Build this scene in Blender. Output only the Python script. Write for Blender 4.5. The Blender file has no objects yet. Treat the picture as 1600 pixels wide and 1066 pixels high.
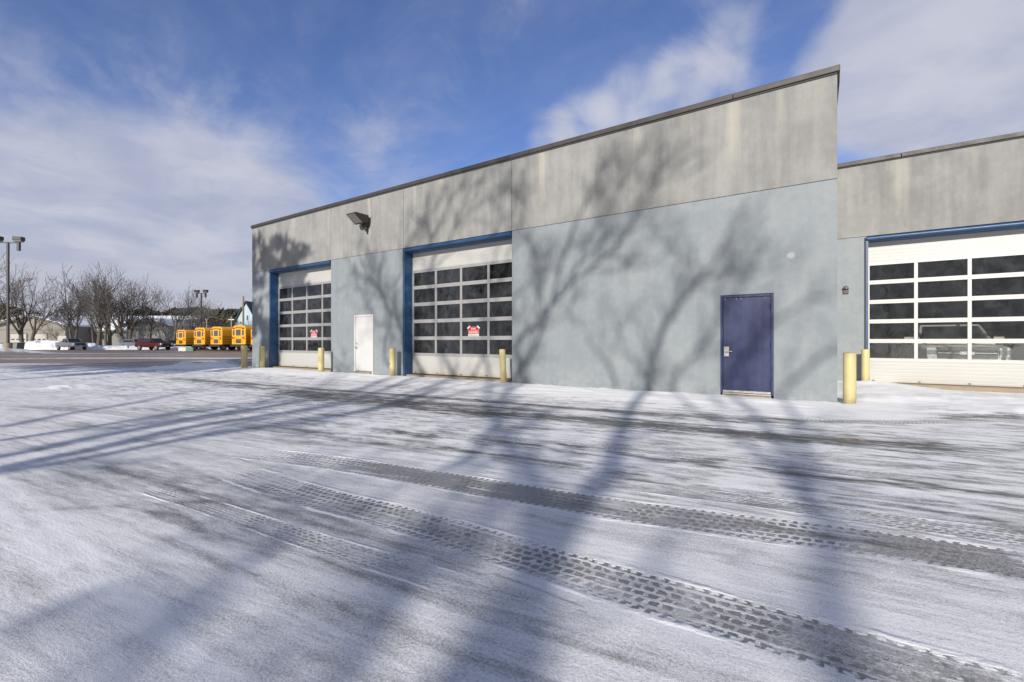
import bpy, math, random
import numpy as np
from mathutils import Vector, Matrix
random.seed(7); rng = np.random.default_rng(7)
SC = bpy.context.scene
COL = SC.collection
rad = math.radians

# ------------------------------------------------------------------ camera
CX, CY, CZ = -0.37, -11.43, 1.27
YAW = math.atan2(0.555, 0.832)
FPX = 711.0
FWD = Vector((-math.sin(YAW), math.cos(YAW), 0)); RGT = Vector((math.cos(YAW), math.sin(YAW), 0))
cd = bpy.data.cameras.new("camera"); cam = bpy.data.objects.new("camera", cd); COL.objects.link(cam)
cam.location = (CX, CY, CZ); cam.rotation_euler = (rad(90), 0, YAW)
cd.sensor_width = 36; cd.lens = FPX / 1600 * 36; cd.clip_start = .05; cd.clip_end = 3000
SC.camera = cam

# ------------------------------------------------------------------ sun, sky, exposure
SUN_EL = rad(20.0)
SUN_H = Vector((0.25, -0.968, 0)).normalized()             # towards the sun
SUN_DIR = Vector((SUN_H.x*math.cos(SUN_EL), SUN_H.y*math.cos(SUN_EL), math.sin(SUN_EL)))
LIGHT = -SUN_DIR
sd = bpy.data.lights.new("sun", 'SUN'); so = bpy.data.objects.new("sun", sd); COL.objects.link(so)
sd.energy = 5.0; sd.angle = rad(0.53); sd.color = (1.0, .945, .86)
so.rotation_euler = LIGHT.to_track_quat('-Z', 'Y').to_euler(); so.location = SUN_DIR*60
vs = SC.view_settings
SC.display_settings.display_device = 'sRGB'
vs.view_transform = 'Standard'; vs.look = 'None'; vs.exposure = 0.12; vs.gamma = 1; vs.use_curve_mapping = False

class NB:
    """terse node builder"""
    def __init__(s, nt): s.nt = nt; s.L = nt.links
    def n(s, typ, **kw):
        d = s.nt.nodes.new(typ)
        for k, v in kw.items(): setattr(d, k, v)
        return d
    def put(s, sock, v):
        if v is None: return
        if isinstance(v, bpy.types.NodeSocket): s.L.new(v, sock)
        elif isinstance(v, (tuple, list)):
            v = tuple(v)
            if len(sock.default_value) == 4 and len(v) == 3: v = v + (1,)
            sock.default_value = v
        else: sock.default_value = v
    def m(s, op, a, b=None, c=None, clamp=False):
        d = s.n('ShaderNodeMath', operation=op, use_clamp=clamp)
        for i, v in enumerate((a, b, c)): s.put(d.inputs[i], v)
        return d.outputs[0]
    def vm(s, op, a, b=None, out=0):
        d = s.n('ShaderNodeVectorMath', operation=op)
        s.put(d.inputs[0], a)
        if b is not None: s.put(d.inputs[1], b)
        return d.outputs['Value'] if op in ('DOT_PRODUCT', 'LENGTH', 'DISTANCE') else d.outputs[0]
    def mix(s, f, a, b, blend='MIX'):
        d = s.n('ShaderNodeMix', data_type='RGBA', blend_type=blend, clamp_factor=True)
        s.put(d.inputs[0], f); s.put(d.inputs[6], a); s.put(d.inputs[7], b)
        return d.outputs[2]
    def noise(s, v, scale=5, detail=4, rough=.5, dist=0):
        d = s.n('ShaderNodeTexNoise'); s.put(d.inputs['Vector'], v)
        for k, x in (('Scale', scale), ('Detail', detail), ('Roughness', rough), ('Distortion', dist)): d.inputs[k].default_value = x
        return d.outputs[0]
    def sstep(s, v, a, b, lo=0., hi=1.):
        d = s.n('ShaderNodeMapRange', interpolation_type='SMOOTHSTEP')
        for i, x in enumerate((v, a, b, lo, hi)): s.put(d.inputs[i], x)
        return d.outputs[0]
    def lin(s, v, a, b, lo=0., hi=1.):
        d = s.n('ShaderNodeMapRange')
        for i, x in enumerate((v, a, b, lo, hi)): s.put(d.inputs[i], x)
        return d.outputs[0]
    def mix_f(s, f, a, b_): return s.m('ADD', s.m('MULTIPLY', a, s.m('SUBTRACT', 1.0, f)), s.m('MULTIPLY', b_, f))
    def xyz(s, v):
        d = s.n('ShaderNodeSeparateXYZ'); s.put(d.inputs[0], v); return d.outputs
    def comb(s, x, y, z):
        d = s.n('ShaderNodeCombineXYZ')
        for i, v in enumerate((x, y, z)): s.put(d.inputs[i], v)
        return d.outputs[0]
    def scale(s, v, k): return s.vm('MULTIPLY', v, k)
    def attr(s, name):
        d = s.n('ShaderNodeAttribute', attribute_name=name); return d
    def bump(s, h, strength=.3, dist=.01):
        d = s.n('ShaderNodeBump'); d.inputs['Strength'].default_value = strength; d.inputs['Distance'].default_value = dist
        s.put(d.inputs['Height'], h); return d.outputs[0]

def pdir(px, py):
    v = FWD + RGT*((px-800)/FPX) + Vector((0, 0, 1))*((533-py)/FPX)
    return v.normalized()

wd = bpy.data.worlds.new("World"); SC.world = wd; wd.use_nodes = True
def build_world():
    nt = wd.node_tree; nt.nodes.clear(); b = NB(nt)
    geo = b.n('ShaderNodeTexCoord').outputs['Generated']     # view direction in world space
    d = b.vm('NORMALIZE', geo)
    sky = b.n('ShaderNodeTexSky', sky_type='NISHITA', sun_disc=False)
    sky.sun_elevation = SUN_EL; sky.sun_rotation = math.atan2(SUN_H.x, SUN_H.y); sky.altitude = 60
    sky.air_density = 1.0; sky.dust_density = 0.4; sky.ozone_density = 2.2
    z = b.xyz(d)[2]
    zc = b.m('MAXIMUM', z, .0)
    inv = b.m('DIVIDE', 1.0, b.m('ADD', zc, .16))
    flat = b.vm('MULTIPLY', d, b.comb(inv, inv, inv))       # a high cloud deck seen in perspective
    warp = b.noise(flat, 1.1, 4, .55)
    fw = b.vm('ADD', flat, b.comb(b.m('MULTIPLY', warp, .9), b.m('MULTIPLY', warp, -.5), 0.0))
    n1 = b.noise(b.scale(fw, (1.0, .55, .6)), 1.0, 9, .58, .35)
    n2 = b.noise(b.scale(fw, (.5, 1.3, 1.0)), 2.6, 7, .6, .6)
    tot = b.m('ADD', b.m('MULTIPLY', b.m('SUBTRACT', n1, .5), .75), b.m('MULTIPLY', b.m('SUBTRACT', n2, .5), .22))
    n3 = b.noise(b.vm('ADD', b.scale(d, (1, 1, 1.35)), b.comb(b.m('MULTIPLY', warp, .10), b.m('MULTIPLY', warp, .10), b.m('MULTIPLY', n2, .07))), 5.2, 9, .60, .5)
    tot = b.m('ADD', tot, b.m('MULTIPLY', b.m('SUBTRACT', n3, .5), 1.35))
    # banks: direction, angular radius, weight
    banks = [((150, 300), 17, .50), ((330, 385), 13, .52), ((60, 420), 16, .5), ((560, 330), 10, .15), ((250, 180), 14, .16),
             ((1460, 60), 9.5, .80), ((1345, 130), 6, .55), ((1600, 20), 10, .7), ((1560, 150), 7, .30),
             ((910, 190), 3.4, .52), ((985, 150), 3.8, .50), ((1075, 110), 3.4, .42), ((1165, 70), 3.6, .40), ((1010, 175), 6, .16), ((860, 212), 2.8, .5), ((1245, 70), 4, -.40), ((960, 60), 8, -.25),
             ((700, 110), 9, -.10), ((860, 30), 10, .06), ((30, 60), 13, -.35), ((300, 30), 14, -.22), ((480, 290), 6, -.22), ((1240, 20), 5, -.12), ((1330, 250), 5, -.3), ((1590, 190), 5, -.2), ((690, 260), 6, -.15)]
    for (p, r, w) in banks:
        c = pdir(*p); dt = b.vm('DOT_PRODUCT', d, tuple(c))
        tot = b.m('ADD', tot, b.sstep(dt, math.cos(rad(r*1.35)), math.cos(rad(r*.15)), 0, w))
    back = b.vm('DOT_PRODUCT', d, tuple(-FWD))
    rear = b.sstep(back, .0, .55, 0, .62)                  # unseen cloud added behind the camera to keep ambient light neutral
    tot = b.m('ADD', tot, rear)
    hz = b.sstep(z, .30, .03, 0, .75)
    tot = b.m('ADD', tot, hz)
    mask = b.m('MULTIPLY', b.sstep(tot, -.10, .86), .97)
    veil = b.m('MULTIPLY', b.sstep(b.m('ADD', b.m('MULTIPLY', n3, .5), b.m('MULTIPLY', n2, .5)), .38, .66), .30)
    veil = b.m('MULTIPLY', veil, b.sstep(z, .62, .25, .35, 1.0))
    mask = b.m('SUBTRACT', 1.0, b.m('MULTIPLY', b.m('SUBTRACT', 1.0, mask), b.m('SUBTRACT', 1.0, veil)))
    shade = b.noise(b.scale(fw, (1, 1, 1)), 2.2, 6, .55)
    cl = b.mix(b.sstep(shade, .3, .7), (4.4, 4.8, 6.4), (6.4, 6.6, 7.6))
    lowc = b.mix(b.sstep(z, .0, .22), (5.6, 5.75, 6.6), cl)
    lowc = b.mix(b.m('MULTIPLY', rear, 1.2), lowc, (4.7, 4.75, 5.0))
    sk = b.mix(1.0, sky.outputs[0], (1.06, 1.12, 1.55), 'MULTIPLY')
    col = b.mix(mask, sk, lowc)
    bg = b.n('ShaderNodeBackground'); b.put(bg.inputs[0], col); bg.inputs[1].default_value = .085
    out = b.n('ShaderNodeOutputWorld'); b.L.new(bg.outputs[0], out.inputs[0])
build_world()

# ------------------------------------------------------------------ points from the survey of the place
def ray(px, py): return FWD + RGT*((px-800)/FPX) + Vector((0, 0, 1))*((533-py)/FPX)
CAM = Vector((CX, CY, CZ))
def gnd(px, py, z=0.0):
    r = ray(px, py); return CAM + r*((z-CZ)/r.z)
def onY(px, py, Y):
    r = ray(px, py); return CAM + r*((Y-CY)/r.y)
def far(px, Z, z=0.0):
    p = CAM + FWD*Z + RGT*((px-800)/FPX*Z); p.z = z; return p

# ------------------------------------------------------------------ materials
def new_mat(name):
    m = bpy.data.materials.new(name); m.use_nodes = True; nt = m.node_tree; nt.nodes.clear()
    b = NB(nt); p = b.n('ShaderNodeBsdfPrincipled'); o = b.n('ShaderNodeOutputMaterial'); b.L.new(p.outputs[0], o.inputs[0])
    return m, b, p
def objco(b): return b.n('ShaderNodeTexCoord').outputs['Object']
def simple(name, col, rough=.5, metal=0., var=.12, scale=6., bump=0., bscale=60, spec=.5, dirt_haze=None):
    m, b, p = new_mat(name); co = objco(b)
    n = b.noise(co, scale, 5, .6)
    c = b.mix(n, tuple(x*(1-var) for x in col), tuple(min(1, x*(1+var)) for x in col))
    if dirt_haze:
        c = b.mix(b.sstep(b.noise(co, scale*.6, 6, .65), .5, .75), c, dirt_haze)
    b.put(p.inputs['Base Color'], c); p.inputs['Metallic'].default_value = metal
    b.put(p.inputs['Roughness'], b.lin(n, .3, .7, max(.02, rough-.08), min(1, rough+.08)))
    p.inputs['Specular IOR Level'].default_value = spec
    if bump: b.put(p.inputs['Normal'], b.bump(b.noise(co, bscale, 4, .6), bump, .004))
    return m

def mat_upper():
    m, b, p = new_mat('grey_stucco'); co = objco(b); x, y, z = b.xyz(co)
    st = b.noise(b.scale(co, (1.6, 1.6, .16)), 1.6, 7, .62)
    st2 = b.noise(b.scale(co, (7, 7, .30)), 1.0, 5, .6)
    bl = b.noise(co, .75, 6, .62); fine = b.noise(co, 55, 3, .6); mo = b.noise(b.scale(co, (1, 1, .7)), 3.4, 6, .68)
    v = b.m('ADD', b.m('MULTIPLY', st, .36), b.m('ADD', b.m('MULTIPLY', bl, .36), b.m('ADD', b.m('MULTIPLY', mo, .26), b.m('MULTIPLY', st2, .10))))
    c = b.mix(b.sstep(v, .41, .68), (.184, .185, .181), (.286, .286, .275))
    c = b.mix(b.m('MULTIPLY', b.sstep(fine, .35, .75), .35), c, (.195, .193, .185))
    # pale mineral runs below the coping joints
    run = None
    wob = b.m('MULTIPLY', b.m('SUBTRACT', b.noise(b.scale(co, (.6, .6, 1.1)), 1.4, 4, .6), .5), .16)
    xw = b.m('ADD', x, wob)
    for (xi, w, zl, k) in RUNS:
        g = b.sstep(b.m('ABSOLUTE', b.m('SUBTRACT', xw, xi)), w, w*.15)
        g = b.m('MULTIPLY', b.m('MULTIPLY', g, b.sstep(z, zl, zl+1.6)), k)
        run = g if run is None else b.m('MAXIMUM', run, g)
    run = b.m('MULTIPLY', run, b.lin(st2, .25, .7, .35, .80))
    c = b.mix(run, c, (.40, .385, .315))
    # dark drips right under the cap
    dk = b.m('MULTIPLY', b.sstep(z, 6.35, 6.86), b.sstep(st2, .50, .66))
    c = b.mix(b.m('MULTIPLY', dk, .35), c, (.14, .135, .125))
    b.put(p.inputs['Base Color'], c); p.inputs['Roughness'].default_value = .88; p.inputs['Specular IOR Level'].default_value = .2
    b.put(p.inputs['Normal'], b.bump(b.m('ADD', b.m('MULTIPLY', fine, .6), b.noise(co, 160, 2, .5)), .35, .006))
    return m
RUNS = [(-14.55, .13, 4.4, .85), (-6.95, .16, 4.8, .75), (-4.15, .13, 5.8, .6), (-1.93, .22, 4.7, .85), (-.45, .35, 5.4, .4), (1.75, .30, 4.6, .85), (-10.9, .18, 5.3, .5), (-19.6, .2, 5.0, .4), (3.3, .12, 5.2, .35), (-3.0, .14, 5.4, .3), (-1.0, .14, 5.0, .35), (-12.1, .1, 5.0, .4)]
def mat_lower():
    m, b, p = new_mat('blue_grey_paint'); co = objco(b); x, y, z = b.xyz(co)
    rol = b.noise(b.scale(co, (3.2, 3.2, .22)), 1.5, 6, .6)
    bl = b.noise(co, .8, 5, .6); fine = b.noise(co, 70, 3, .6); mid = b.noise(co, 6, 5, .65)
    v = b.m('ADD', b.m('MULTIPLY', rol, .22), b.m('ADD', b.m('MULTIPLY', bl, .44), b.m('MULTIPLY', mid, .34)))
    c = b.mix(b.sstep(v, .38, .66), (.188, .213, .229), (.238, .258, .269))
    # scuffs
    sc = b.noise(b.scale(co, (2.0, 2.0, 14.0)), 1.3, 5, .7)
    scm = b.m('MULTIPLY', b.sstep(sc, .66, .72), b.sstep(b.noise(co, 1.1, 3, .5), .52, .66))
    c = b.mix(b.m('MULTIPLY', scm, .5), c, (.33, .36, .375))
    # patched hole, a pale swirl
    dx = b.m('SUBTRACT', x, PATCH[0]); dz = b.m('SUBTRACT', z, PATCH[1])
    rr = b.m('SQRT', b.m('ADD', b.m('MULTIPLY', dx, dx), b.m('MULTIPLY', dz, dz)))
    rr = b.m('ADD', rr, b.m('MULTIPLY', b.m('SUBTRACT', b.noise(co, 22, 4, .6), .5), .05))
    c = b.mix(b.m('MULTIPLY', b.sstep(rr, .09, .05), .6), c, (.40, .43, .44))
    # splash line near the ground
    c = b.mix(b.m('MULTIPLY', b.m('MULTIPLY', b.sstep(z, .45, .0), b.sstep(mid, .4, .7)), .45), c, (.29, .30, .295))
    b.put(p.inputs['Base Color'], c); p.inputs['Roughness'].default_value = .62; p.inputs['Specular IOR Level'].default_value = .3
    b.put(p.inputs['Normal'], b.bump(b.m('ADD', b.m('MULTIPLY', fine, .5), b.noise(co, 150, 2, .5)), .22, .005))
    return m
_pp = onY(1236, 399, 0); PATCH = (_pp.x, _pp.z)

def mat_door_white(name, base, warm):
    m, b, p = new_mat(name); co = objco(b); x, y, z = b.xyz(co)
    n = b.noise(b.scale(co, (1.0, 1, 3.0)), 1.3, 5, .6)
    c = b.mix(n, tuple(k*.88 for k in base), base)
    c = b.mix(b.m('MULTIPLY', b.m('MULTIPLY', b.sstep(z, warm+.13, warm-.02), b.lin(b.noise(b.scale(co, (1, 1, .4)), 3, 5, .65), .3, .7, .25, 1)), .75), c, (.36, .26, .14))
    b.put(p.inputs['Base Color'], c); p.inputs['Roughness'].default_value = .42
    w = b.m('SINE', b.m('MULTIPLY', z, 2*math.pi/.105))
    b.put(p.inputs['Normal'], b.bump(b.sstep(w, -.98, -.75), .35, .006))
    return m
def mat_glass(name, tint, dirt_haze):
    m = bpy.data.materials.new(name); m.use_nodes = True; nt = m.node_tree; nt.nodes.clear(); b = NB(nt)
    co = objco(b)
    tr = b.n('ShaderNodeBsdfTransparent'); tr.inputs[0].default_value = (*tint, 1)
    gl = b.n('ShaderNodeBsdfGlossy'); gl.inputs['Roughness'].default_value = .03; gl.inputs[0].default_value = (.9, .93, .95, 1)
    bn = b.bump(b.noise(co, 2.2, 3, .5), .12, .02); b.put(gl.inputs['Normal'], bn)
    fr = b.n('ShaderNodeFresnel'); fr.inputs[0].default_value = 1.5
    mx = b.n('ShaderNodeMixShader'); b.L.new(fr.outputs[0], mx.inputs[0]); b.L.new(tr.outputs[0], mx.inputs[1]); b.L.new(gl.outputs[0], mx.inputs[2])
    df = b.n('ShaderNodeBsdfDiffuse'); df.inputs[0].default_value = (.30, .31, .32, 1)
    sm = b.m('MULTIPLY', b.sstep(b.noise(b.scale(co, (1.3, 1, 1)), 2.5, 6, .7, .4), .30, .80), dirt_haze)  # patchy pale film lightens the panes in place of grey reflections
    mx2 = b.n('ShaderNodeMixShader'); b.put(mx2.inputs[0], sm); b.L.new(mx.outputs[0], mx2.inputs[1]); b.L.new(df.outputs[0], mx2.inputs[2])
    o = b.n('ShaderNodeOutputMaterial'); b.L.new(mx2.outputs[0], o.inputs[0])
    return m

M = {}
M['upper'] = mat_upper(); M['lower'] = mat_lower()
M['doorwhite'] = mat_door_white('overhead_door_aluminium', (.42, .415, .395), .1)
M['doorwhite2'] = mat_door_white('overhead_door_white', (.43, .425, .405), -.02)
M['rail'] = simple('door_rail_aluminium', (.30, .30, .297), .38, .2, .10, 9)
M['rail2'] = simple('door_rail_white', (.44, .437, .425), .4, 0, .06, 9)
M['pane'] = mat_glass('tinted_pane', (.42, .43, .43), .11); M['pane2'] = mat_glass('clear_pane', (.86, .87, .86), .06)
M['blue'] = simple('blue_trim_paint', (.014, .058, .150), .40, 0, .18, 5, .1, 40, dirt_haze=(.03, .095, .20))
M['navy'] = None
M['white'] = simple('white_door_paint', (.47, .47, .465), .42, 0, .05, 4, .05, 40)
M['cap'] = simple('brown_coping_metal', (.043, .036, .032), .55, 0, .25, 3)
M['found'] = simple('concrete_footing', (.25, .205, .15), .9, 0, .3, 5, .4, 40)
M['gap'] = simple('joint_dark', (.05, .05, .05), .9)
M['inner'] = simple('garage_inner_wall', (.10, .10, .098), .85, 0, .3, 1.5)
M['innerfloor'] = simple('garage_floor', (.13, .12, .11), .6, 0, .3, 2)
M['yellow'] = simple('bollard_yellow_plastic', (.50, .385, .125), .45, 0, .10, 7, .1, 30, dirt_haze=(.42, .33, .14))
def mat_bollard():
    m, b, p = new_mat('bollard_yellow_plastic'); co = objco(b); x, y, z = b.xyz(co)
    n = b.noise(co, 5, 5, .65); f = b.noise(b.scale(co, (14, 14, 5)), 1.5, 6, .72)
    c = b.mix(n, (.46, .39, .185), (.55, .47, .23))
    c = b.mix(b.m('MULTIPLY', b.sstep(f, .62, .70), .75), c, (.22, .17, .10))
    c = b.mix(b.m('MULTIPLY', b.sstep(z, .34, .02), b.sstep(n, .25, .65)), c, (.27, .215, .11))
    c = b.mix(b.m('MULTIPLY', b.sstep(b.noise(b.scale(co, (3, 3, .3)), 4, 5, .6), .52, .7), .35), c, (.34, .27, .12))
    b.put(p.inputs['Base Color'], c); b.put(p.inputs['Roughness'], b.lin(n, .3, .7, .4, .6))
    b.put(p.inputs['Normal'], b.bump(f, .15, .004))
    return m
M['yellow'] = mat_bollard()
M['bronze'] = simple('dark_bronze_metal', (.050, .042, .037), .45, .4, .2, 10)
M['black'] = simple('black_rubber', (.02, .02, .021), .7)
M['chrome'] = simple('chrome', (.62, .62, .63), .15, 1, .05)
M['steel'] = simple('brushed_steel', (.52, .50, .46), .35, .9, .1, 20)
M['lampdark'] = simple('black_lamp_metal', (.020, .018, .018), .5, 0, .2, 10)
M['lens'] = simple('lamp_lens', (.16, .15, .14), .25, 0, .15, 12)
M['red'] = simple('sign_red', (.42, .006, .014), .4, 0, .05)
M['signwhite'] = simple('sign_white', (.50, .49, .48), .45, 0, .04)
M['ink'] = simple('sign_ink', (.20, .19, .19), .6)
M['bark'] = simple('grey_bark', (.085, .070, .058), .9, 0, .3, 5, .5, 20)
M['twig'] = simple('bare_twigs', (.115, .103, .095), .9, 0, .25, 2)
M['shbark'] = simple('dark_bark', (.07, .06, .05), .9, 0, .3, 5)
M['needle'] = simple('pine_needles', (.040, .058, .026), .7, 0, .4, 1.2)
M['wood'] = simple('evergreen_thicket', (.050, .055, .026), .85, 0, .45, .12)
M['brush'] = simple('brown_brush', (.105, .078, .055), .9, 0, .35, .3)
M['snowbank'] = None

def mat_navy():
    m, b, p = new_mat('navy_door_paint'); co = objco(b); x, y, z = b.xyz(co)
    st = b.noise(b.scale(co, (16, 1, .35)), 1.0, 5, .65); mid = b.noise(co, 4, 5, .6)
    c = b.mix(b.sstep(b.m('ADD', b.m('MULTIPLY', st, .6), b.m('MULTIPLY', mid, .4)), .35, .7), (.009, .015, .060), (.018, .027, .090))
    drip = b.m('MULTIPLY', b.sstep(st, .62, .70), b.sstep(z, 1.2, 2.35))
    c = b.mix(b.m('MULTIPLY', drip, .5), c, (.16, .16, .24))
    edge = b.m('MULTIPLY', b.sstep(z, 2.18, 2.27), b.sstep(b.noise(b.scale(co, (26, 1, 2)), 1, 3, .6), .55, .62))
    c = b.mix(b.m('MULTIPLY', edge, .7), c, (.55, .55, .56))
    scr = b.sstep(b.noise(b.scale(co, (9, 1, 9)), 1.6, 6, .75), .70, .74)
    c = b.mix(b.m('MULTIPLY', scr, .4), c, (.20, .22, .30))
    b.put(p.inputs['Base Color'], c); b.put(p.inputs['Roughness'], b.lin(mid, .3, .7, .35, .5))
    return m
M['navy'] = mat_navy(); M['navyframe'] = simple('navy_frame_paint', (.014, .024, .078), .4, 0, .3, 9, dirt_haze=(.02, .06, .15))

def mat_snowbank():
    m, b, p = new_mat('piled_snow'); co = objco(b)
    n = b.noise(co, 1.2, 6, .65); d = b.noise(co, .7, 5, .7)
    c = b.mix(b.sstep(d, .5, .72), (.76, .775, .80), (.48, .45, .41))
    b.put(p.inputs['Base Color'], c); p.inputs['Roughness'].default_value = .7
    b.put(p.inputs['Normal'], b.bump(n, .6, .15))
    return m
M['snowbank'] = mat_snowbank()

# ------------------------------------------------------------------ mesh helpers
class MB:
    def __init__(s): s.v = []; s.f = []; s.mi = []; s.cur = 0
    def add(s, vs_, fs, mi=None):
        o = len(s.v); s.v.extend([tuple(v) for v in vs_]); k = s.cur if mi is None else mi
        for f in fs: s.f.append(tuple(i+o for i in f)); s.mi.append(k)
    def box(s, x0, x1, y0, y1, z0, z1, mi=None):
        s.add([(x0, y0, z0), (x1, y0, z0), (x1, y1, z0), (x0, y1, z0), (x0, y0, z1), (x1, y0, z1), (x1, y1, z1), (x0, y1, z1)],
              [(0, 3, 2, 1), (4, 5, 6, 7), (0, 1, 5, 4), (1, 2, 6, 5), (2, 3, 7, 6), (3, 0, 4, 7)], mi)
    def prism(s, poly, axis, a, b, mi=None):
        """poly of 2-D points extruded along axis (0 x, 1 y, 2 z) from a to b"""
        def P(u, w, t): return [(t, u, w), (u, t, w), (u, w, t)][axis]
        n = len(poly)
        s.add([P(u, w, a) for u, w in poly]+[P(u, w, b) for u, w in poly],
              [tuple(range(n))[::-1], tuple(range(n, 2*n))]+[(i, (i+1) % n, n+(i+1) % n, n+i) for i in range(n)], mi)
    def tube(s, pts, rs, n=6, cap=True, mi=None):
        pts = [Vector(p) for p in pts]; k = len(pts)
        if k < 2: return
        vs_ = []; ref = None
        for i in range(k):
            t = (pts[min(i+1, k-1)]-pts[max(i-1, 0)])
            if t.length < 1e-7: t = Vector((0, 0, 1))
            t.normalize()
            if ref is None: ref = Vector((1, 0, 0)) if abs(t.x) < .8 else Vector((0, 1, 0))
            u = ref - t*ref.dot(t); u.normalize(); ref = u; w = t.cross(u)
            r = rs[i] if isinstance(rs, (list, tuple)) else rs
            for j in range(n):
                a = 2*math.pi*j/n; vs_.append(pts[i]+u*(math.cos(a)*r)+w*(math.sin(a)*r))
        fs = [(i*n+j, i*n+(j+1) % n, (i+1)*n+(j+1) % n, (i+1)*n+j) for i in range(k-1) for j in range(n)]
        if cap: fs += [tuple(range(n))[::-1], tuple(range((k-1)*n, k*n))]
        s.add(vs_, fs, mi)
    def loft(s, rings, mi=None):
        n = len(rings[0]); vs_ = [p for r in rings for p in r]
        fs = [(i*n+j, i*n+(j+1) % n, (i+1)*n+(j+1) % n, (i+1)*n+j) for i in range(len(rings)-1) for j in range(n)]
        fs += [tuple(range(n))[::-1], tuple(range((len(rings)-1)*n, len(rings)*n))]
        s.add(vs_, fs, mi)
    def quad(s, a, b_, c, d, mi=None): s.add([a, b_, c, d], [(0, 1, 2, 3)], mi)
    def slab(s, corners, off, mi=None):
        """thin solid: quad corners pushed by vector off"""
        c = [Vector(p) for p in corners]; o = Vector(off); n = len(c)
        s.add(c+[p+o for p in c], [tuple(range(n)), tuple(range(n, 2*n))[::-1]]+[(i, n+i, n+(i+1) % n, (i+1) % n) for i in range(n)], mi)
    def build(s, name, mats, parent=None, smooth=False, bevel=0., fix=True):
        if not isinstance(mats, (list, tuple)): mats = [mats]
        me = bpy.data.meshes.new(name); me.from_pydata(s.v, [], s.f)
        for m in mats: me.materials.append(m)
        if len(mats) > 1: me.polygons.foreach_set('material_index', s.mi)
        if fix:
            import bmesh
            bm = bmesh.new(); bm.from_mesh(me); bmesh.ops.recalc_face_normals(bm, faces=bm.faces); bm.to_mesh(me); bm.free()
        if smooth:
            me.polygons.foreach_set('use_smooth', [True]*len(me.polygons))
            if smooth != 'full': me.set_sharp_from_angle(angle=rad(40))
        o = bpy.data.objects.new(name, me); COL.objects.link(o)
        if parent: o.parent = parent
        if bevel:
            bv = o.modifiers.new('bevel', 'BEVEL'); bv.width = bevel; bv.segments = 2; bv.limit_method = 'ANGLE'; bv.angle_limit = rad(50)
        return o
def tag(o, label=None, cat=None, group=None, kind=None):
    if label: o['label'] = label
    if cat: o['category'] = cat
    if group: o['group'] = group
    if kind: o['kind'] = kind
    return o
def empty(name, loc=(0, 0, 0), rz=0.):
    e = bpy.data.objects.new(name, None); COL.objects.link(e); e.location = loc; e.rotation_euler = (0, 0, rz); e.empty_display_size = .3
    return e
def copy_tree(o, parent=None):
    c = o.copy(); COL.objects.link(c)
    if parent: c.parent = parent
    for ch in list(KIDS.get(o.name, [])) or [k for k in o.children]: copy_tree(ch, c)
    return c
KIDS = {}
def text_mesh(txt, size, mat, name, parent, loc, rot=(rad(90), 0, 0), extrude=.002, bold=.012, w=None):
    cu = bpy.data.curves.new(name, 'FONT'); cu.body = txt; cu.size = size; cu.align_x = 'CENTER'; cu.align_y = 'CENTER'
    cu.extrude = extrude; cu.offset = bold*size
    tmp = bpy.data.objects.new(name, cu); COL.objects.link(tmp)
    dg = bpy.context.evaluated_depsgraph_get(); me = bpy.data.meshes.new_from_object(tmp.evaluated_get(dg))
    bpy.data.objects.remove(tmp); bpy.data.curves.remove(cu)
    me.materials.clear(); me.materials.append(mat)
    o = bpy.data.objects.new(name, me); COL.objects.link(o); o.parent = parent; o.location = loc; o.rotation_euler = rot
    if w:
        xs = [v.co.x for v in me.vertices]; o.scale = (w/(max(xs)-min(xs)), 1, 1)
    return o

# ------------------------------------------------------------------ ground: one sheet
def smooth_line(pts, step=.08):
    P = [Vector((p[0], p[1])) for p in pts]; out = []
    P = [P[0]*2-P[1]]+P+[P[-1]*2-P[-2]]
    for i in range(1, len(P)-2):
        a, b_, c, d = P[i-1:i+3]; n = max(2, int((c-b_).length/step))
        n = min(n, 60)
        for k in range(n):
            t = k/n
            out.append(.5*((2*b_)+(c-a)*t+(2*a-5*b_+4*c-d)*t*t+(3*b_-a-3*c+d)*t**3))
    out.append(P[-2])
    return np.array([[p.x, p.y] for p in out])
def nearest(line, X, Y):
    """along, signed across for points (flat arrays)"""
    best = np.full(X.shape, 1e9); al = np.zeros(X.shape); ac = np.zeros(X.shape)
    d = np.diff(line, axis=0); L = np.hypot(d[:, 0], d[:, 1]); cum = np.concatenate([[0], np.cumsum(L)])
    for i in range(len(d)):
        if L[i] < 1e-6: continue
        ux, uy = d[i]/L[i]; rx = X-line[i, 0]; ry = Y-line[i, 1]
        t = rx*ux+ry*uy; tc = np.clip(t, 0, L[i]); qx = rx-tc*ux; qy = ry-tc*uy
        dd = qx*qx+qy*qy; k = dd < best
        best[k] = dd[k]; al[k] = cum[i]+tc[k]; ac[k] = (-rx*uy+ry*ux)[k]
    return al, ac, np.sqrt(best), cum[-1]
def vnoise(X, Y, seed=0):
    """smooth value noise"""
    def h(i, j):
        n = (i*374761393+j*668265263+seed*982451653) & 0x7fffffff
        n = ((n ^ (n >> 13))*1274126177) & 0x7fffffff
        return ((n ^ (n >> 16)) & 0xffff)/65535.
    xi = np.floor(X).astype(np.int64); yi = np.floor(Y).astype(np.int64); fx = X-xi; fy = Y-yi
    fx = fx*fx*(3-2*fx); fy = fy*fy*(3-2*fy)
    return (h(xi, yi)*(1-fx)+h(xi+1, yi)*fx)*(1-fy)+(h(xi, yi+1)*(1-fx)+h(xi+1, yi+1)*fx)*fy
def fbm(X, Y, seed=0, oct=4):
    a = 1; s = 0; t = 0
    for k in range(oct): s = s+a*vnoise(X*2**k, Y*2**k, seed+k); t += a; a *= .5
    return s/t
def sst(x, a, b):
    t = np.clip((x-a)/(b-a), 0, 1); return t*t*(3-2*t)

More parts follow.
